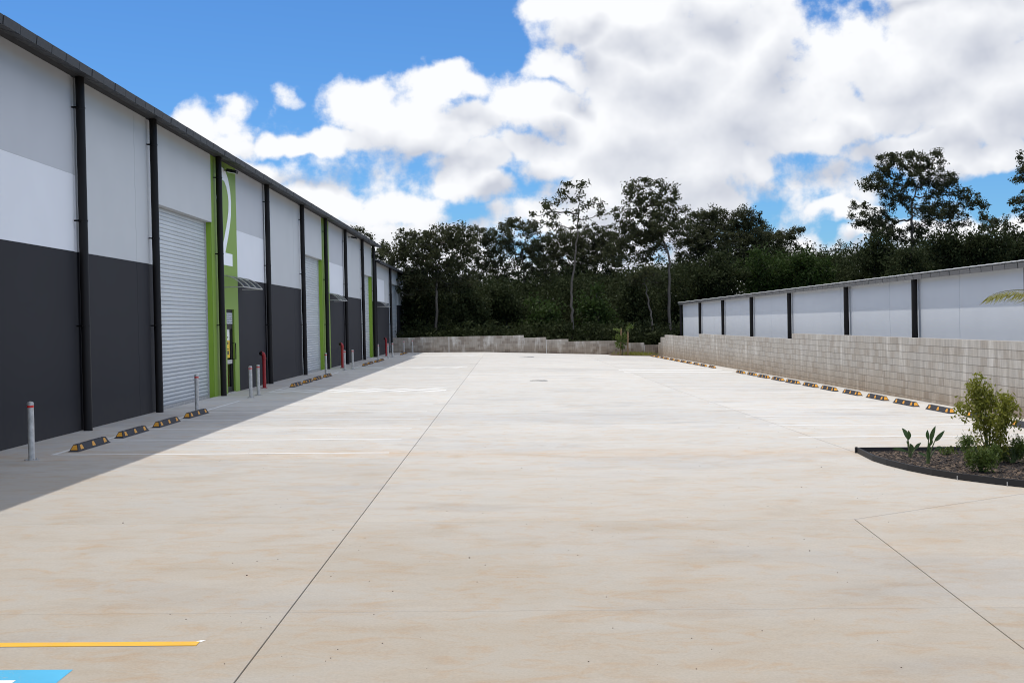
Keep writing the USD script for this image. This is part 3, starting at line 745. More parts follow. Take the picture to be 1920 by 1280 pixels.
block_wall('block_wall', 'long stepped grey concrete block wall along the right of the car park', [(14.0, 50.62, 1.485), (50.62, 75.3, 1.27), (75.3, 91.7, 1.07), (91.7, 94.2, .87), (94.2, 95.6, .47), (95.6, 97, .27)], 1, 11.0, .19)
block_wall('back_wall', 'low stepped block wall across the far end of the car park', [(-8.45, 1.17, 1.2), (1.17, 2.8, 1.02), (2.8, 4.43, .85), (4.43, 8.0, .675), (8.0, 10.0, .49), (10.0, 11.3, .31)], 0, 96.0, .19, posts=((-4.35, 1.19), (2.81, .84), (10.0, .3)),
           mats=[block_mat('back_block_grey', (.315, .285, .245)), block_mat('back_block_brown', (.285, .25, .21)), block_mat('back_block_dark', (.245, .21, .175))])

# ------------------------------------------------------------------ wheel stops
def wheel_stop(label, loc, group):
    t = thing('wheel_stop', label, 'wheel stop', loc, 0, group)
    L, h, wb, wt, en = .86, .115, .155, .075, .10
    def pt(s, y, z):  # side +-1
        k = (z / h); return (s * (wb / 2 + (wt / 2 - wb / 2) * k), y, z)
    b = MB()
    c = [(-wb / 2, -L, .012), (wb / 2, -L, .012), (wb / 2, L, .012), (-wb / 2, L, .012), (-wt / 2, -L + en, h), (wt / 2, -L + en, h), (wt / 2, L - en, h), (-wt / 2, L - en, h)]
    hull = trimesh.convex.convex_hull(np.array([np.array(p) * k + np.array([0, 0, q]) for p in c for k, q in (((.965, 1, 1), 0), ((1, .995, 1), 0), ((.99, .995, .94), .002))]))
    b.tm(hull); b.box(-wb / 2 - .008, wb / 2 + .008, -L - .012, L + .012, 0, .014)
    put('rubber_body', b, RUBBER, t)
    o = .003
    for s in (1, -1):
        for yc in (-L + en + .13, 0.0, L - en - .13):
            b = MB(); q = []
            for z, hw in ((.03, .085), (h - .012, .05)):
                x = wb / 2 + (wt / 2 - wb / 2) * (z - .012) / (h - .012) + o
                q += [(s * x, yc - hw, z), (s * x, yc + hw, z)]
            b.add(q, [[0, 1, 3, 2]]); put('reflector', b, REFLECT, t)
    for e in (1, -1):
        b = MB(); q = []
        for z in (.03, h - .012):
            k = (z - .012) / (h - .012); y = L - en * k + .004; hw = (wb / 2 + (wt / 2 - wb / 2) * k) - .014
            q += [(-hw, e * y, z), (hw, e * y, z)]
        b.add(q, [[0, 1, 3, 2]]); put('end_reflector', b, REFLECT, t)
    b = MB()
    for y in (-.55, .55): b.tube([(0, y, h - .01), (0, y, h + .004)], .017, 8)
    put('bolt', b, GALV, t)
    return t


GL, GR = 'wheel stops in front of the left warehouse', 'wheel stops along the right block wall'
first = None
YL = [22.65, 25.2, 27.75, 30.4, 44.7, 47.25, 49.8, 52.5, 66.3, 69.0, 72.2, 75.0, 89.3, 92.2]
grp = ['first bays by the near post', 'second left bays, past the red standpipe', 'third set of left bays', 'last left bays before the back wall']
sizes = [4, 4, 4, 2]
i = 0
for gi, nn in enumerate(sizes):
    for k in range(nn):
        y = YL[i]; x = -7.28
        lab = f'{ORD[k]} black and yellow wheel stop of the {grp[gi]}'
        x += rng.normal(0, .012); y += rng.normal(0, .03)
        loc = (x, y, ground(x, y) + .002)
        if first is None: first = wheel_stop(lab, loc, GL)
        else: copy(first, 'wheel_stop', lab, loc, rng.normal(0, .012), GL, 'wheel stop')
        i += 1
k = 0
for j in list(range(13)) + list(range(15, 26)):
    y = 25.2 + 2.64 * j; x = 10.09
    lab = f'{ORD[k]} black and yellow wheel stop in the row along the right block wall' if j < 13 else f'{ORD[k - 13] if k > 13 else "first"} wheel stop past the gap, far along the right wall'
    x += rng.normal(0, .012); y += rng.normal(0, .03)
    copy(first, 'wheel_stop', lab, (x, y, ground(x, y) + .002), rng.normal(0, .012), GR, 'wheel stop'); k += 1

# ------------------------------------------------------------------ bollards and standpipes
def bollard(label, loc):
    t = thing('bollard', label, 'bollard', loc, 0, 'galvanised bollards along the left warehouse')
    b = MB(); b.tube([(0, 0, .008), (0, 0, .88)], .05, 20); put('post', b, GALV, t, smooth=40)
    b = MB(); b.tube([(0, 0, .88), (0, 0, .90), (0, 0, .915), (0, 0, .922)], [.052, .050, .036, .01], 20); put('cap', b, GALV, t, smooth=50)
    b = MB(); b.tube([(0, 0, .825), (0, 0, .858)], .0525, 20); put('red_band', b, REDBAND, t, smooth=40)
    b = MB(); b.tube([(0, 0, 0), (0, 0, .010), (0, 0, .012)], [.115, .115, .11], 20); put('base_plate', b, GALV, t)
    for a in range(4):
        b = MB(); b.tube([(.085 * math.cos(a * 1.571 + .8), .085 * math.sin(a * 1.571 + .8), .01), (.085 * math.cos(a * 1.571 + .8), .085 * math.sin(a * 1.571 + .8), .03)], .012, 6); put('bolt', b, GALV, t)
    return t


BO = [((-7.51, 20.5), 'nearest galvanised bollard with red band, by the charcoal wall at the left edge'),
      ((-7.55, 31.6), 'galvanised bollard in front of the first roller door, behind the fourth wheel stop'),
      ((-7.45, 37.7), 'left one of two galvanised bollards beside the glass entry door'),
      ((-7.46, 38.9), 'right one of two galvanised bollards beside the glass entry door'),
      ((-7.56, 54.1), 'galvanised bollard before the second roller door, behind a wheel stop'),
      ((-7.47, 59.6), 'left bollard of the pair in front of the double red standpipe'),
      ((-7.26, 60.9), 'right bollard of the pair in front of the double red standpipe'),
      ((-7.62, 76.6), 'galvanised bollard beside the third roller door'),
      ((-7.42, 80.6), 'left bollard of the pair next to the farthest red standpipe'),
      ((-7.30, 82.4), 'right bollard of the pair next to the farthest red standpipe'),
      ((-7.45, 93.2), 'galvanised bollard at the end of the left warehouse'),
      ((-6.98, 95.3), 'thin galvanised bollard standing against the back wall')]
fb = None
for (x, y), lab in BO:
    loc = (x, y, ground(x, y))
    if fb is None: fb = bollard(lab, loc)
    else: copy(fb, 'bollard', lab, loc, 0.4, 'galvanised bollards along the left warehouse', 'bollard')


def standpipe(label, x, y, n=1):
    z = ground(x, y)
    t = thing('standpipe', label, 'standpipe', (x, y, z))
    for k in range(n):
        o = .16 * k
        b = MB(); b.tube([(0, o, 0), (0, o, 1.02), (0, o - .005, 1.08), (-.015, o - .03, 1.13), (-.04, o - .055, 1.15), (-.065, o - .08, 1.15)], [.058, .058, .062, .066, .066, .060], 16); put('pipe', b, RED, t, smooth=50)
        b = MB(); b.tube([(0, o, .97), (0, o, 1.01)], .078, 16); put('flange', b, RED, t)
        b = MB(); b.tube([(-.058, o - .073, 1.15), (-.07, o - .085, 1.15)], .082, 16); put('outlet_flange', b, RED, t)
        b = MB(); b.tube([(-.07, o - .085, 1.15), (-.10, o - .115, 1.15), (-.101, o - .116, 1.15)], [.055, .058, .03], 14); put('coupling', b, PIPE, t)
        b = MB(); b.tube([(0, o, 0), (0, o, .02)], .10, 12); put('floor_flange', b, RED, t)


standpipe('single red fire standpipe with elbow on the charcoal wall, right of the entry door', -8.12, 43.4)
standpipe('double headed red fire standpipe behind a pair of bollards', -8.0, 62.9, 2)
standpipe('farthest red fire standpipe near the last roller door', -8.0, 85.6)

# ------------------------------------------------------------------ planter
inner = PL.buffer(-.035)
ed = thing('garden_edging', 'black edging strip round the planted bed on the right', 'edging')
ring = np.array(PL.exterior.coords)
b = MB()
outer_p, inner_p = np.array(PL.exterior.segmentize(.4).coords), None
for sgn, hgt in ((1, .088),):
    pts = outer_p
    for (p, q) in zip(pts[:-1], pts[1:]):
        d = (q - p) / np.linalg.norm(q - p); nrm = np.array([-d[1], d[0]])
        if not PL.contains(sbox(*((p + q) / 2 + nrm * .05 - .001), *((p + q) / 2 + nrm * .05 + .001))): nrm = -nrm
        c = []
        for zf in (0, 1):
            for a, o in ((p, 0), (q, 0), (q, .03), (p, .03)):
                w = a + nrm * o; c.append((w[0], w[1], ground(*w) + (hgt if zf else -.1)))
        b.hexa(c)
put('edging_strip', b, EDGING, ed)
for (x, y) in ((5.90, 17.2), (6.30, 16.52)):
    b = MB(); b.tube([(x - .012, y - .012, ground(x, y) - .02), (x - .012, y - .012, ground(x, y) + .055)], .007, 6); put('peg', b, GALV, ed)
b = MB(); b.cbox(5.50, 5.545, 20.785, 20.83, ground(5.5, 20.8) - .02, ground(5.5, 20.8) + .098); put('corner_peg', b, EDGING, ed)


def bed_z(x, y): return ground(x, y) + .005 + .035 * float(meshkit.fbm(np.array([x * 1.1, y * 1.1, 0.3]), 3, 4))


b = MB()
gxs, gys = np.arange(5.3, 10.6, .13), np.arange(14.6, 21.1, .13)
idx = {}
vv, ff = [], []
for gx_ in gxs:
    for gy_ in gys:
        c = PL.buffer(-.028).intersection(sbox(gx_, gy_, gx_ + .13, gy_ + .13))
        if c.is_empty or c.geom_type != 'Polygon': continue
        co = np.array(c.exterior.coords)[:-1][::-1]
        k = len(vv); vv += [(x, y, bed_z(x, y)) for x, y in co]; ff += [(k, k + i, k + i + 1) for i in range(1, len(co) - 1)]
ff = np.array(ff); vv = np.array(vv)
cr = np.cross(vv[ff[:, 1]] - vv[ff[:, 0]], vv[ff[:, 2]] - vv[ff[:, 0]])[:, 2]; ff[cr < 0] = ff[cr < 0][:, ::-1]
put('garden_bed', (vv, ff), SOIL, kind='structure')
b = MB(); n = 0
while n < 7500:
    x, y = rng.uniform(5.4, 9.6), rng.uniform(15, 20.85)
    if not inner.contains(sbox(x, y, x + .001, y + .001)): continue
    l, w_, th = rng.uniform(.018, .055), rng.uniform(.008, .02), rng.uniform(.004, .009)
    a = rng.uniform(0, 6.28); tl = rng.normal(0, .25); tl2 = rng.normal(0, .3)
    ca, sa = math.cos(a), math.sin(a)
    q = np.array([(-l, -w_, -th), (l, -w_ * .6, -th), (l * .9, w_, -th), (-l, w_ * .7, -th), (0, 0, th)]) * .75
    q[:, 2] += q[:, 0] * tl + q[:, 1] * tl2
    q = np.c_[q[:, 0] * ca - q[:, 1] * sa + x, q[:, 0] * sa + q[:, 1] * ca + y, q[:, 2] + bed_z(x, y) + .008]
    b.add(q, [(0, 1, 4), (1, 2, 4), (2, 3, 4), (3, 0, 4)]); n += 1
put('bark_mulch', b, MULCH, label='brown and grey bark chips covering the planted bed', cat='mulch', kind='stuff')


def leaf_quads(c, d, nrm, L, Wd):
    """Diamond leaves: centres c, axis d, side n x d; returns (v, f)."""
    s = np.cross(d, nrm); s /= np.linalg.norm(s, axis=1, keepdims=True) + 1e-9
    L, Wd = np.asarray(L)[:, None], np.asarray(Wd)[:, None]
    v = np.stack([c - d * L / 2, c + s * Wd / 2 - d * L * .05, c + d * L / 2, c - s * Wd / 2 - d * L * .05], 1).reshape(-1, 3)
    k = np.arange(len(c))[:, None] * 4
    return v, np.vstack([k + [0, 1, 2], k + [0, 2, 3]])


def rand_dirs(n, up=0.0, r=rng):
    d = r.normal(size=(n, 3)); d[:, 2] += up
    return d / (np.linalg.norm(d, axis=1, keepdims=True) + 1e-9)


def shrub(label, base, blobs, n, L, mat, seed, name='shrub', sticks=24):
    """blobs: (dx, dy, z, rx, rz, weight) relative to the base."""
    r = np.random.default_rng(seed)
    t = thing(name, label, 'shrub', base)
    C = []
    w = np.array([q[5] for q in blobs]); w = w / w.sum()
    st = MB()
    twigs = []
    for k, q in enumerate(blobs):
        m = max(2, int(sticks * w[k]))
        for j in range(m):
            e = np.array([q[0], q[1], q[2]]) + rand_dirs(1, .6, r)[0] * [q[3] * .8, q[3] * .8, q[4] * .8]
            mid = np.array([e[0] * .35, e[1] * .35, e[2] * .55]) + r.normal(0, .02, 3)
            tw = np.array([(0, 0, -.03), mid * .5 + [0, 0, .01], mid, (mid + e) / 2 + [0, 0, .02], e])
            st.tube(tw, [.011, .009, .007, .005, .003], 4, False); twigs.append(tw)
        nn = int(n * w[k]); tips = r.normal(size=(max(3, nn // 26), 3)) * .45
        tips *= np.minimum(1, 1 / (np.linalg.norm(tips, axis=1, keepdims=True) + 1e-9))
        tp = tips[r.integers(0, len(tips), nn)]
        C.append(np.array(q[:3]) + tp * [q[3], q[3], q[4]] + r.normal(size=(nn, 3)) * [.030, .030, .045] * (L / .05))
    C = np.vstack(C); C = C[C[:, 2] > .02]
    d = rand_dirs(len(C), .9, r); nr = rand_dirs(len(C), .2, r)
    v, f = leaf_quads(C, d, nr, L * r.uniform(.7, 1.3, len(C)), L * .42 * r.uniform(.7, 1.2, len(C)))
    put('leaves', (v, f), mat, t); put('stems', st, STEM, t)
    return t


def on_bed(u, v, z=.0):
    p = at(u, v, 18.); d = p - [0, 0, CAM_H]; s = 1.
    for _ in range(30):
        q = np.array([0, 0, CAM_H]) + d * s; s *= (CAM_H - bed_z(q[0], q[1])) / (CAM_H - q[2])
    return np.array([q[0], q[1], bed_z(q[0], q[1])])


P = on_bed(1854, 868); yq = P[1]
def rel(u, v, base=None, y=None):
    b0 = P if base is None else base
    return at(u, v, b0[1] if y is None else y) - b0
bl = []
for (u, v, ru, rv, w) in ((1826, 728, 14, 20, 1.0), (1850, 748, 24, 22, 1.6), (1880, 765, 18, 20, 1.0), (1812, 762, 20, 14, .9), (1845, 780, 30, 20, 1.5), (1872, 795, 22, 16, .8), (1845, 808, 18, 18, .7), (1860, 830, 18, 20, .6), (1835, 845, 18, 20, .7)):
    q = rel(u + 6, v); k = P[1] / 2450
    bl.append((q[0], rng.uniform(-.08, .08), q[2], ru * k * 1.3, rv * k * 1.2, w))
shrub('tall upright shrub with yellow-green new leaves in the planted bed', P, bl, 3300, .070, LEAF_SHRUB, 31)
P2 = on_bed(1838, 884)
bl = [(*(rel(u, v, P2)[[0]]), rng.uniform(-.1, .1), rel(u, v, P2)[2], ru * .0076, rv * .0076, w) for (u, v, ru, rv, w) in ((1822, 855, 18, 20, 1), (1845, 862, 20, 16, 1.2), (1812, 830, 12, 16, .7), (1860, 850, 16, 18, .8))]
shrub('low dark green bush at the foot of the tall shrub, nearest the edging', P2, bl, 2300, .045, LEAF_LOW, 32)
P3 = on_bed(1898, 868)
bl = [(*(rel(u, v, P3)[[0]]), rng.uniform(-.1, .1), rel(u, v, P3)[2], ru * .0078, rv * .0078, w) for (u, v, ru, rv, w) in ((1892, 850, 22, 14, 1), (1912, 842, 18, 16, 1), (1905, 828, 14, 12, .6), (1880, 858, 14, 8, .6), (1930, 850, 20, 18, 1))]
shrub('small fine-leaved bush at the right edge behind the tall shrub', P3, bl, 2300, .042, LEAF_LOW, 33)


def paddle(b, base, mid, tip, w, droop=0.0):
    """One paddle leaf: from the end of its stalk (base) over mid to the tip, half width w, folded along the midrib."""
    base, mid, tip = map(np.asarray, (base, mid, tip))
    k = 9
    s = np.linspace(0, 1, k)
    c = ((1 - s) ** 2)[:, None] * base + (2 * s * (1 - s))[:, None] * mid + (s ** 2)[:, None] * tip
    t = np.gradient(c, axis=0); t /= np.linalg.norm(t, axis=1, keepdims=True)
    side = np.cross(t, [0.25, -1.0, 0.2]); side /= np.linalg.norm(side, axis=1, keepdims=True)
    nn = np.cross(side, t)
    h = w * np.sin(np.pi * np.clip(s, 0.02, .995) ** .85) ** .75
    v = np.concatenate([c + side * h[:, None] + nn * h[:, None] * .35, c, c - side * h[:, None] + nn * h[:, None] * .35])
    f = []
    for a in (0, 1):
        f += [(a * k + i, a * k + i + 1, (a + 1) * k + i + 1, (a + 1) * k + i) for i in range(k - 1)]
    b.add(v, f)


def strelitzia(label, u, v, leaves, seed):
    r = np.random.default_rng(seed)
    base = on_bed(u, v)
    t = thing('bird_of_paradise', label, 'plant', base)
    for (bu, bv, mu, mv, tu, tv, w) in leaves:
        dy = r.uniform(-.10, .10)
        p = [at(a, c, base[1] + dy * k) - base for a, c, k in ((bu, bv, .6), (mu, mv, 1), (tu, tv, 1.2))]
        b = MB(); paddle(b, p[0], p[1], p[2], w * base[1] / 2450); put('leaf', b, LEAF_PADDLE, t, smooth=True)
        b = MB(); m_ = p[0] * .5 + [0, 0, -.02]; m_[0] *= .6
        b.tube([(r.uniform(-.02, .02), r.uniform(-.02, .02), -.03), m_, p[0], p[0] * .6 + p[1] * .4], [.016, .011, .007, .004], 6); put('stalk', b, STEM, t)


z4 = lambda *q: tuple(1580 + c / 5.333 if i % 2 == 0 else 680 + c / 5.333 for i, c in enumerate(q))
strelitzia('smaller bird of paradise plant near the sharp corner of the bed', 1706.5, 857, [
    (*z4(650, 765, 640, 710, 592, 652), 5.0), (*z4(655, 770, 668, 720, 655, 675), 4.0), (*z4(690, 890, 695, 850, 672, 805), 4.6), (*z4(718, 868, 735, 830, 785, 798), 3.4),
    (*z4(665, 900, 545, 840, 492, 868), 2.8), (*z4(650, 820, 650, 800, 640, 778), 2.2)], 5)
strelitzia('taller bird of paradise plant with upright paddle leaves and dark stem', 1739.5, 869, [
    (*z4(858, 770, 835, 720, 850, 668), 3.8), (*z4(880, 790, 880, 710, 930, 630), 4.6), (*z4(920, 782, 955, 745, 1020, 675), 4.2), (*z4(872, 830, 880, 790, 895, 760), 3.6),
    (*z4(860, 890, 850, 850, 862, 800), 3.6), (*z4(920, 870, 955, 838, 1000, 845), 3.0), (*z4(840, 940, 800, 905, 745, 896), 2.4), (*z4(860, 965, 845, 900, 850, 850), 4.2)], 6)
gcp = on_bed(1775, 853)
shrub('flat green ground-cover plant on the mulch between paddle plants and shrub', gcp, [(0, 0, .05, .13, .04, 1), (.1, .05, .05, .1, .03, .6)], 130, .06, LEAF_LOW, 34, name='ground_cover_plant', sticks=8)

# palm beyond the right edge whose frond hangs into view
pb = np.array([9.0, 20.0, bed_z(9.0, 20.0)])
pt = thing('palm', 'young palm with one arching frond hanging in at the right edge', 'palm', pb)
b = MB(); b.tube([(0, 0, -.05), (.01, 0, .8), (0, .02, 1.6), (0, 0, 2.05)], [.09, .075, .06, .045], 10); put('trunk', b, TIMBER, pt, smooth=60)
r = np.random.default_rng(9)
fr_dirs = [(-1.0, .02, 1.62), (-.2, -1, 1.2), (.8, -.6, 1.3), (.9, .6, 1.1), (-.15, 1, 1.3), (.1, -.1, 1.5), (-.75, .7, 1.0)]
for i, (dx, dy, ln) in enumerate(fr_dirs):
    b = MB(); s = np.linspace(0, 1, 26); h = math.hypot(dx, dy)
    hx, hy = dx / h, dy / h
    c = np.stack([hx * ln * (s - .04 * s ** 3), hy * ln * (s - .04 * s ** 3), 2.12 + .66 * ln * s - ln * .43 * s ** 2.2], 1)
    b.tube(c, np.linspace(.014, .003, 26), 5, False)
    side = np.array([-hy, hx, 0])
    Cs, Ds, Ns, Ls = [], [], [], []
    for k in range(2, 26):
        tdir = c[min(k + 1, 25)] - c[k - 1]; tdir /= np.linalg.norm(tdir)
        for sg in (1, -1):
            for o in (0, .5):
                cc = c[k] + tdir * o * ln / 26
                l = ln * .30 * (1 - .55 * (s[k] - .35) ** 2 * 2) * r.uniform(.85, 1.1)
                dd = tdir * .75 + side * sg * .75 + np.array([0, 0, -.45 - .2 * r.random()]); dd /= np.linalg.norm(dd)
                Cs.append(cc + dd * l / 2); Ds.append(dd); Ns.append([0.1, 0.1, 1]); Ls.append(l)
    lv = leaf_quads(np.array(Cs), np.array(Ds), np.array(Ns, float), np.array(Ls), np.full(len(Ls), .030))
    b.add(*lv); put('frond', b, LEAF_PALM, pt)

# ------------------------------------------------------------------ staked sapling and grass at the back corner
bd = MB(); bd.add([(x, y, ground(x, y) - .02 + .08 * (y > 94)) for x, y in ((7.3, 92.9), (11, 92.9), (11, 96), (7.3, 96))], [[0, 1, 2, 3]]); put('corner_bed', bd, SOIL, kind='structure')
sb = np.array([8.15, 94.0, ground(8.15, 94.0)])
sp = thing('staked_sapling', 'young leafy tree tied between timber stakes in front of the back wall', 'tree', sb)
S = lambda u, v: at(u, v, 94.0) - sb
for (ua, va, ub, vb) in ((1163.5, 664, 1164.5, 615), (1176.5, 664, 1177.5, 617)):
    p, q = S(ua, va), S(ub, vb); b = MB(); b.tube([p - [0, 0, .3], q], .055, 6); put('stake', b, TIMBER, sp)
b = MB(); p = S(1166, 664); q = S(1170, 622); b.tube([p - [0, 0, .2], (p + q) / 2 + [.03, 0, 0], q], [.03, .025, .015], 6); put('trunk', b, TRUNK, sp)
r = np.random.default_rng(12)
C = []
for (u, v, ru, rv, n) in ((1160, 632, 7, 7, 150), (1168, 640, 7, 7, 150), (1158, 645, 5, 6, 90), (1166, 650, 6, 6, 90), (1171, 630, 4, 7, 80), (1158, 618, 8, 3, 60), (1182, 612, 6, 5, 80), (1176, 618, 3, 4, 40)):
    C.append(S(u, v) + r.normal(size=(n, 3)) * [ru * .018, .2, rv * .018])
C = np.vstack(C); put('leaves', leaf_quads(C, rand_dirs(len(C), -.3, r), rand_dirs(len(C), 0, r), r.uniform(.12, .25, len(C)), r.uniform(.05, .09, len(C))), LEAF_LOW, sp)
C, D = [], []
for k in range(900):
    x, y = r.uniform(7.4, 10.9), r.uniform(93.0, 95.8)
    if r.random() > math.exp(-((x - 9.4) / .9) ** 2) + .12: continue
    h = r.uniform(.12, .42); d = rand_dirs(1, 2.2, r)[0]; C.append(np.array([x, y, ground(x, y) + h * .45]) ); D.append(d * h)
C, D = np.array(C), np.array(D); Ln = np.linalg.norm(D, axis=1)
put('grass', leaf_quads(C, D / Ln[:, None], rand_dirs(len(C), 0, r), Ln, np.full(len(C), .03)), LEAF_SHRUB, label='tufts of grass in the corner bed by the back wall', cat='grass', kind='stuff')

# ------------------------------------------------------------------ trees
def foliage(C, rad, n, r, L, wd, flat=.6):
    """n leaf sprays in each of the clumps at C (m x 3) with radii rad."""
    m = len(C)
    q = np.clip(r.normal(size=(m, n, 3)), -2.1, 2.1) * .52
    q[..., 2] *= flat
    p = (C[:, None] + q * rad[:, None, None]).reshape(-1, 3)
    d = rand_dirs(len(p), -.35, r); nr = rand_dirs(len(p), .3, r)
    return leaf_quads(p, d, nr, L * r.uniform(.6, 1.35, len(p)), wd * r.uniform(.7, 1.3, len(p)))


def tree(label, D, trunk_px, blobs, seed, mat=None, bark=None, dens=1.0, clump=.38, nleaf=44, L=.26, wd=.105, r0=.13, name='gum_tree', group=None, flat=.8, deep=1.0, swell=1.3, cat='tree'):
    """trunk_px: pixels from the foot up; blobs: (u, v, ru, rv) lobes of the crown at distance D."""
    r = np.random.default_rng(seed)
    tp = [at(u, v, D) for u, v in trunk_px]
    base = tp[0].copy(); hy = np.clip((D - 104) / 62, 0, 1); base[2] = -1.6 + 5.0 * hy * hy * (3 - 2 * hy) - .5
    t = thing(name, label, cat, base, 0, group)
    k = D / 2450
    pts, cen = [], []
    for (u, v, ru, rv) in blobs:
        c = at(u, v, D); c[1] += r.uniform(-.5, .5) * ru * k * deep
        n = max(2, int(dens * 1.9 * ru * rv * k * k / (clump * clump * .62)))
        q = r.normal(size=(n, 3)); q /= np.linalg.norm(q, axis=1, keepdims=True); q *= r.random((n, 1)) ** .4
        pts.append(c + q * [ru * k, ru * k * .8 * deep, rv * k * swell])
    pts = np.vstack(pts)
    # skeleton: every clump is reached from the nearest older node below it
    nodes = []
    tr = [base, *tp[1:]]
    seg = []
    for a, c in zip(tr[:-1], tr[1:]):
        for s in np.linspace(0, 1, 7)[:-1]: seg.append(a + (c - a) * s + np.r_[r.normal(0, .05, 2), 0] * (s > 0))
    seg.append(tr[-1])
    par = [-1] + list(range(len(seg) - 1)); nodes = [np.asarray(x) for x in seg]; nt = len(nodes)
    top = nodes[-1]
    buf = np.zeros((nt + 5 * len(pts), 3)); buf[:nt] = nodes
    order = np.argsort(np.linalg.norm(pts - top, axis=1))
    ends = []
    for i in order:
        p = pts[i]; A = buf[:len(nodes)]
        dv = p - A; dist = np.linalg.norm(dv, axis=1) + np.where(dv[:, 2] < 0.15 * np.linalg.norm(dv[:, :2], axis=1) - .4, 6, 0) + np.where(np.arange(len(A)) < nt * .35, 30, 0)
        j = int(np.argmin(dist)); a = nodes[j]; ln = np.linalg.norm(p - a)
        ns = 2 if ln < 1.4 else 4
        prev = j
        for s in np.arange(1, ns + 1) / ns:
            q = a + (p - a) * s + np.array([0, 0, -.10 * ln * math.sin(math.pi * s)]) + r.normal(0, .04 * ln, 3) * (s < 1)
            buf[len(nodes)] = q; nodes.append(q); par.append(prev); prev = len(nodes) - 1
        ends.append(prev)
    wgt = np.zeros(len(nodes))
    for e in ends:
        j = e
        while j >= 0: wgt[j] += 1; j = par[j]
    rad = np.maximum(.018, r0 * np.sqrt(wgt / max(1, len(ends))))
    for i in range(nt): rad[i] = max(.03, r0 * (1 - .8 * i / nt))
    rad[0] = rad[1] * 1.25
    A = np.array(nodes) - base
    tb = MB(); bb = tb
    tb.tube(A[:nt], rad[:nt], 8, False)
    for i in range(nt, len(nodes)):
        bb.tube([A[par[i]], A[i]], [min(rad[par[i]], rad[i] * 1.5), rad[i]], 4 if rad[i] < .05 else 6, False)
    put('trunk', tb, bark or TRUNK, t, smooth=True)
    cr = clump * r.uniform(.6, 1.25, len(pts))
    put('crown', foliage(pts - base, cr, nleaf, r, L, wd, flat), mat or LEAF_GUM, t)
    return t


tree('broad dark gum tree whose crown rises left behind the far wall', 103, [(814, 640), (818, 560), (820, 500), (830, 455)],
     [(820, 445, 45, 18), (785, 462, 42, 22), (855, 436, 38, 14), (740, 472, 28, 12), (770, 492, 42, 20), (830, 480, 50, 28), (870, 465, 28, 24), (800, 520, 50, 24), (850, 515, 45, 26), (770, 530, 40, 22), (735, 500, 22, 16), (760, 440, 20, 8)], 101, dens=1.2)
tree('thin open gum tree left of centre with several slim leaders', 128, [(985, 640), (984, 560), (982, 500), (975, 450)],
     [(905, 442, 30, 16), (935, 455, 38, 22), (965, 432, 36, 16), (992, 425, 22, 12), (890, 490, 38, 26), (945, 495, 48, 26), (1000, 470, 30, 30), (1010, 510, 36, 24)], 102, dens=1.1)
tree('tallest slender gum tree near the centre with sparse airy crown and pale forked trunk', 101.5, [(1075, 645), (1072, 590), (1072, 540), (1080, 470), (1085, 400), (1086, 365)],
     [(1052, 372, 20, 14), (1022, 388, 22, 10), (1000, 392, 14, 7), (1030, 402, 24, 16), (1060, 358, 14, 8), (1088, 352, 18, 7), (1098, 378, 18, 14), (1118, 400, 14, 16), (1128, 410, 8, 10), (1075, 395, 24, 16), (1055, 415, 26, 14), (1095, 415, 26, 12), (1062, 345, 8, 4), (1092, 344, 10, 4)], 103, dens=.42, clump=.34, nleaf=34, r0=.12, swell=1.7)
tree('rounded layered gum tree right of centre with high domed crown', 102.5, [(1256, 640), (1255, 560), (1254, 480), (1235, 430), (1222, 385)],
     [(1212, 343, 34, 9), (1180, 362, 26, 12), (1245, 352, 22, 9), (1212, 372, 44, 14), (1172, 402, 30, 13), (1222, 398, 46, 20), (1258, 385, 18, 14), (1270, 361, 7, 5), (1278, 405, 16, 16), (1200, 425, 40, 20), (1250, 430, 42, 26), (1180, 445, 30, 20), (1215, 460, 50, 28), (1160, 470, 30, 24)], 104, dens=1.0)
tree('dark gum crown right behind the slender gum tree', 134, [(1098, 640), (1098, 560), (1100, 500), (1102, 470)],
     [(1060, 455, 46, 22), (1112, 446, 36, 20), (1142, 438, 22, 13), (1090, 482, 60, 28), (1025, 472, 36, 28), (1140, 475, 40, 30), (1050, 515, 50, 26), (1110, 520, 50, 26)], 114, dens=1.2)
tree('wide dark gum tree between the domed tree and the right gap of sky', 124, [(1362, 640), (1362, 540), (1360, 480), (1358, 430)],
     [(1338, 398, 22, 8), (1318, 410, 28, 14), (1395, 406, 32, 16), (1365, 425, 50, 24), (1310, 440, 36, 24), (1415, 428, 26, 20), (1350, 460, 60, 26), (1400, 465, 46, 26), (1300, 470, 34, 28)], 105, dens=1.45)
tree('smaller gum tree with flat side branches left of the blue gap of sky', 132, [(1452, 620), (1450, 520), (1452, 470)],
     [(1440, 436, 26, 10), (1470, 440, 24, 8), (1495, 434, 14, 7), (1460, 458, 36, 18), (1430, 465, 34, 24)], 106, dens=1.45)
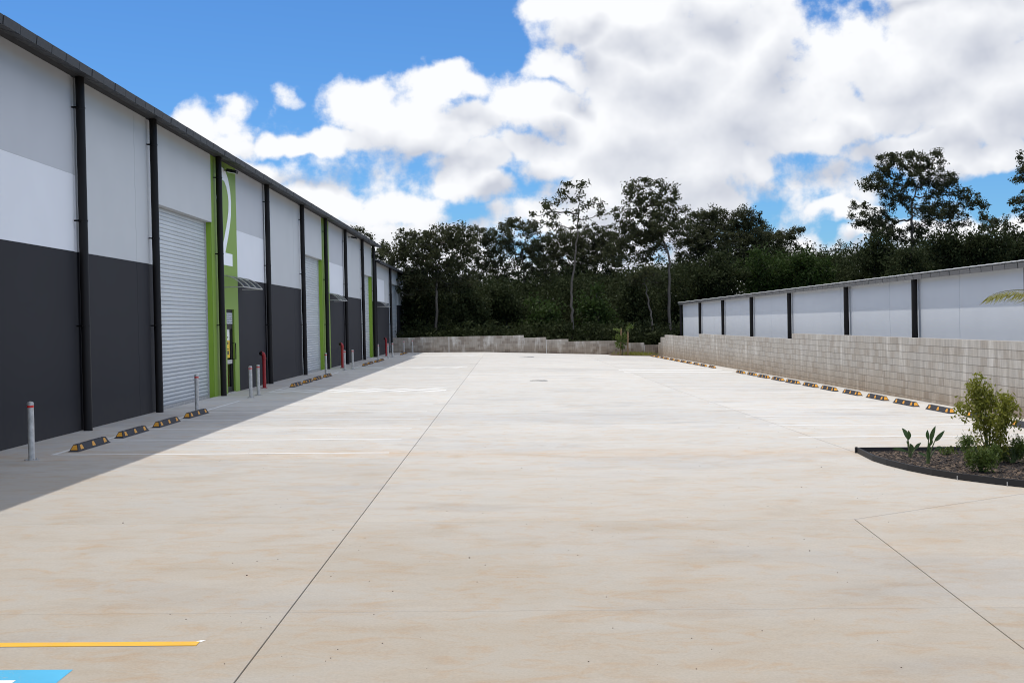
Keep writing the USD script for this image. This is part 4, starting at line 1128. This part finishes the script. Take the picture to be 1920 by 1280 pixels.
tree('big spreading gum tree standing highest on the right above the pale warehouse', 122, [(1712, 640), (1713, 540), (1711, 470), (1709, 410), (1710, 380), (1722, 345)],
     [(1665, 300, 24, 10), (1695, 292, 26, 9), (1725, 300, 30, 14), (1755, 287, 16, 8), (1765, 300, 10, 8), (1650, 322, 24, 14), (1690, 320, 36, 16), (1740, 325, 34, 16), (1630, 345, 20, 13), (1660, 352, 30, 13), (1700, 350, 30, 14), (1780, 340, 24, 14),
      (1760, 355, 34, 16), (1800, 362, 18, 12), (1690, 378, 34, 13), (1770, 385, 36, 18), (1815, 378, 20, 14), (1838, 383, 14, 8), (1735, 405, 34, 16), (1785, 412, 36, 14), (1650, 410, 36, 22), (1612, 384, 16, 7), (1610, 408, 16, 12), (1660, 440, 40, 24), (1720, 440, 36, 18)], 107, dens=1.1, clump=.38, r0=.22)
tree('gum tree cut by the right edge of the view with hanging clumps', 118, [(1960, 640), (1955, 480), (1950, 380), (1945, 330)],
     [(1916, 292, 12, 9), (1908, 338, 14, 8), (1930, 320, 22, 28), (1900, 380, 14, 9), (1922, 372, 20, 14), (1915, 400, 14, 12), (1940, 400, 26, 20)], 108, dens=.9)
tree('low flat-topped gum tree right of the big spreading one', 126, [(1862, 620), (1862, 500), (1858, 440)],
     [(1840, 408, 16, 10), (1866, 412, 26, 10), (1886, 424, 12, 8), (1850, 425, 26, 8)], 109, dens=.75)
tree('gum tree peeping over the roof end of the left warehouse', 120, [(705, 640), (705, 540), (700, 470)],
     [(690, 440, 12, 6), (702, 452, 14, 7), (712, 463, 14, 9), (700, 480, 22, 16), (725, 478, 16, 12), (668, 428, 5, 3), (680, 430, 5, 3)], 110, dens=.8)
tree('leaning pale-trunked sapling gum left of the white warehouse', 101, [(1232, 640), (1222, 600), (1214, 555), (1208, 520)],
     [(1205, 515, 24, 16), (1190, 530, 22, 14), (1225, 525, 20, 14)], 111, dens=.8, r0=.11)
tree('small far tree with rounded top seen through the blue gap', 150, [(1574, 560), (1574, 500), (1573, 475)],
     [(1572, 463, 14, 6), (1590, 466, 8, 4), (1565, 478, 20, 9), (1585, 482, 20, 9)], 112, dens=1.0, clump=.55, name='far_tree')

dense = dict(name='bushy_tree', bark=TRUNKD, clump=.85, nleaf=110, L=.30, wd=.15, dens=.9, r0=.14, flat=.85)
for i, (u, v, ru, rv, D, mt, lab) in enumerate([
        (800, 575, 62, 55, 106, LEAF_DARK, 'dense dark bushy tree beside the corner of the end warehouse'),
        (880, 590, 52, 50, 104, LEAF_DARK, 'dense dark bushy tree behind the highest step of the back wall'),
        (950, 570, 52, 58, 107, LEAF_DARK, 'dark rounded bushy tree left of the slender gum trunk'),
        (1018, 598, 40, 44, 103, LEAF_BRIGHT, 'lighter green bushy tree just left of the pale forked trunk'),
        (1125, 590, 46, 52, 105, LEAF_BRIGHT, 'mid green bushy tree just right of the pale forked trunk'),
        (1190, 575, 44, 60, 112, LEAF_DARK, 'dark bushy tree behind the staked sapling'),
        (1275, 560, 56, 60, 114, LEAF_DARK, 'dark bushy tree at the end of the pale warehouse'),
        (1350, 520, 56, 48, 112, LEAF_DARK, 'dark bushy tree over the far end of the pale warehouse roof'),
        (1440, 515, 50, 44, 112, LEAF_BRIGHT, 'brighter green bushy tree over the pale warehouse roof'),
        (1520, 505, 56, 40, 110, LEAF_BRIGHT, 'bright green rounded tree below the blue gap of sky'),
        (1640, 480, 48, 44, 110, LEAF_DARK, 'black-green rounded tree left below the big spreading gum'),
        (1700, 500, 50, 40, 106, LEAF_DARK, 'dark bushy tree under the trunk of the big spreading gum'),
        (1780, 475, 50, 46, 108, LEAF_DARK, 'dark bushy tree right below the big spreading gum'),
        (1850, 468, 50, 42, 107, LEAF_DARK, 'dark dense tree above the near part of the pale warehouse'),
        (1920, 460, 50, 42, 109, LEAF_DARK, 'dark dense tree at the right edge below the cut-off gum')]):
    rr = np.random.default_rng(200 + i)
    bl = [(u + rr.uniform(-.55, .55) * ru, v + rr.uniform(-.6, .6) * rv, ru * rr.uniform(.4, .6), rv * rr.uniform(.3, .5)) for _ in range(7)] + [(u, v, ru * .8, rv * .8)]
    tree(lab, D, [(u, 660), (u + 2, 620), (u, v + rv * .3)], bl, 300 + i, mat=mt, **dense)

# the forest behind, one dark mass on the rising ground
r = np.random.default_rng(77)
n = 1500
u = r.uniform(690, 1990, n); D = r.uniform(116, 168, n)
vt = np.interp(u, [690, 760, 860, 1000, 1060, 1150, 1250, 1350, 1480, 1570, 1650, 1750, 1850, 1990], [540, 525, 524, 520, 516, 516, 500, 478, 474, 482, 470, 464, 458, 448])
v = vt + np.abs(r.normal(0, 1, n)) * 52 + 6
ok = v < 655
Cw = np.array([at(a, c, d) for a, c, d in zip(u[ok], v[ok], D[ok])])
hz = np.clip((Cw[:, 1] - 104) / 62, 0, 1); Cw[:, 2] = np.maximum(Cw[:, 2], -1.2 + 5.0 * hz * hz * (3 - 2 * hz))
put('woodland', foliage(Cw, r.uniform(.7, 1.9, len(Cw)), 150, r, .32, .16, .9), LEAF_DARK, label='dark mass of forest filling the slope behind the separate trees', cat='woodland', kind='stuff')
n = 420
u = r.uniform(755, 1300, n); D = r.uniform(98.5, 104, n); Cw = np.array([at(a, 600, d) for a, d in zip(u, D)]); Cw[:, 2] = r.uniform(-1.4, 1.6, n) * (1 - .0 * u)
put('undergrowth', foliage(Cw, r.uniform(.5, 1.1, n), 80, r, .32, .15, .9), LEAF_DARK, label='low tangled undergrowth along the far side of the back wall', cat='undergrowth', kind='stuff')
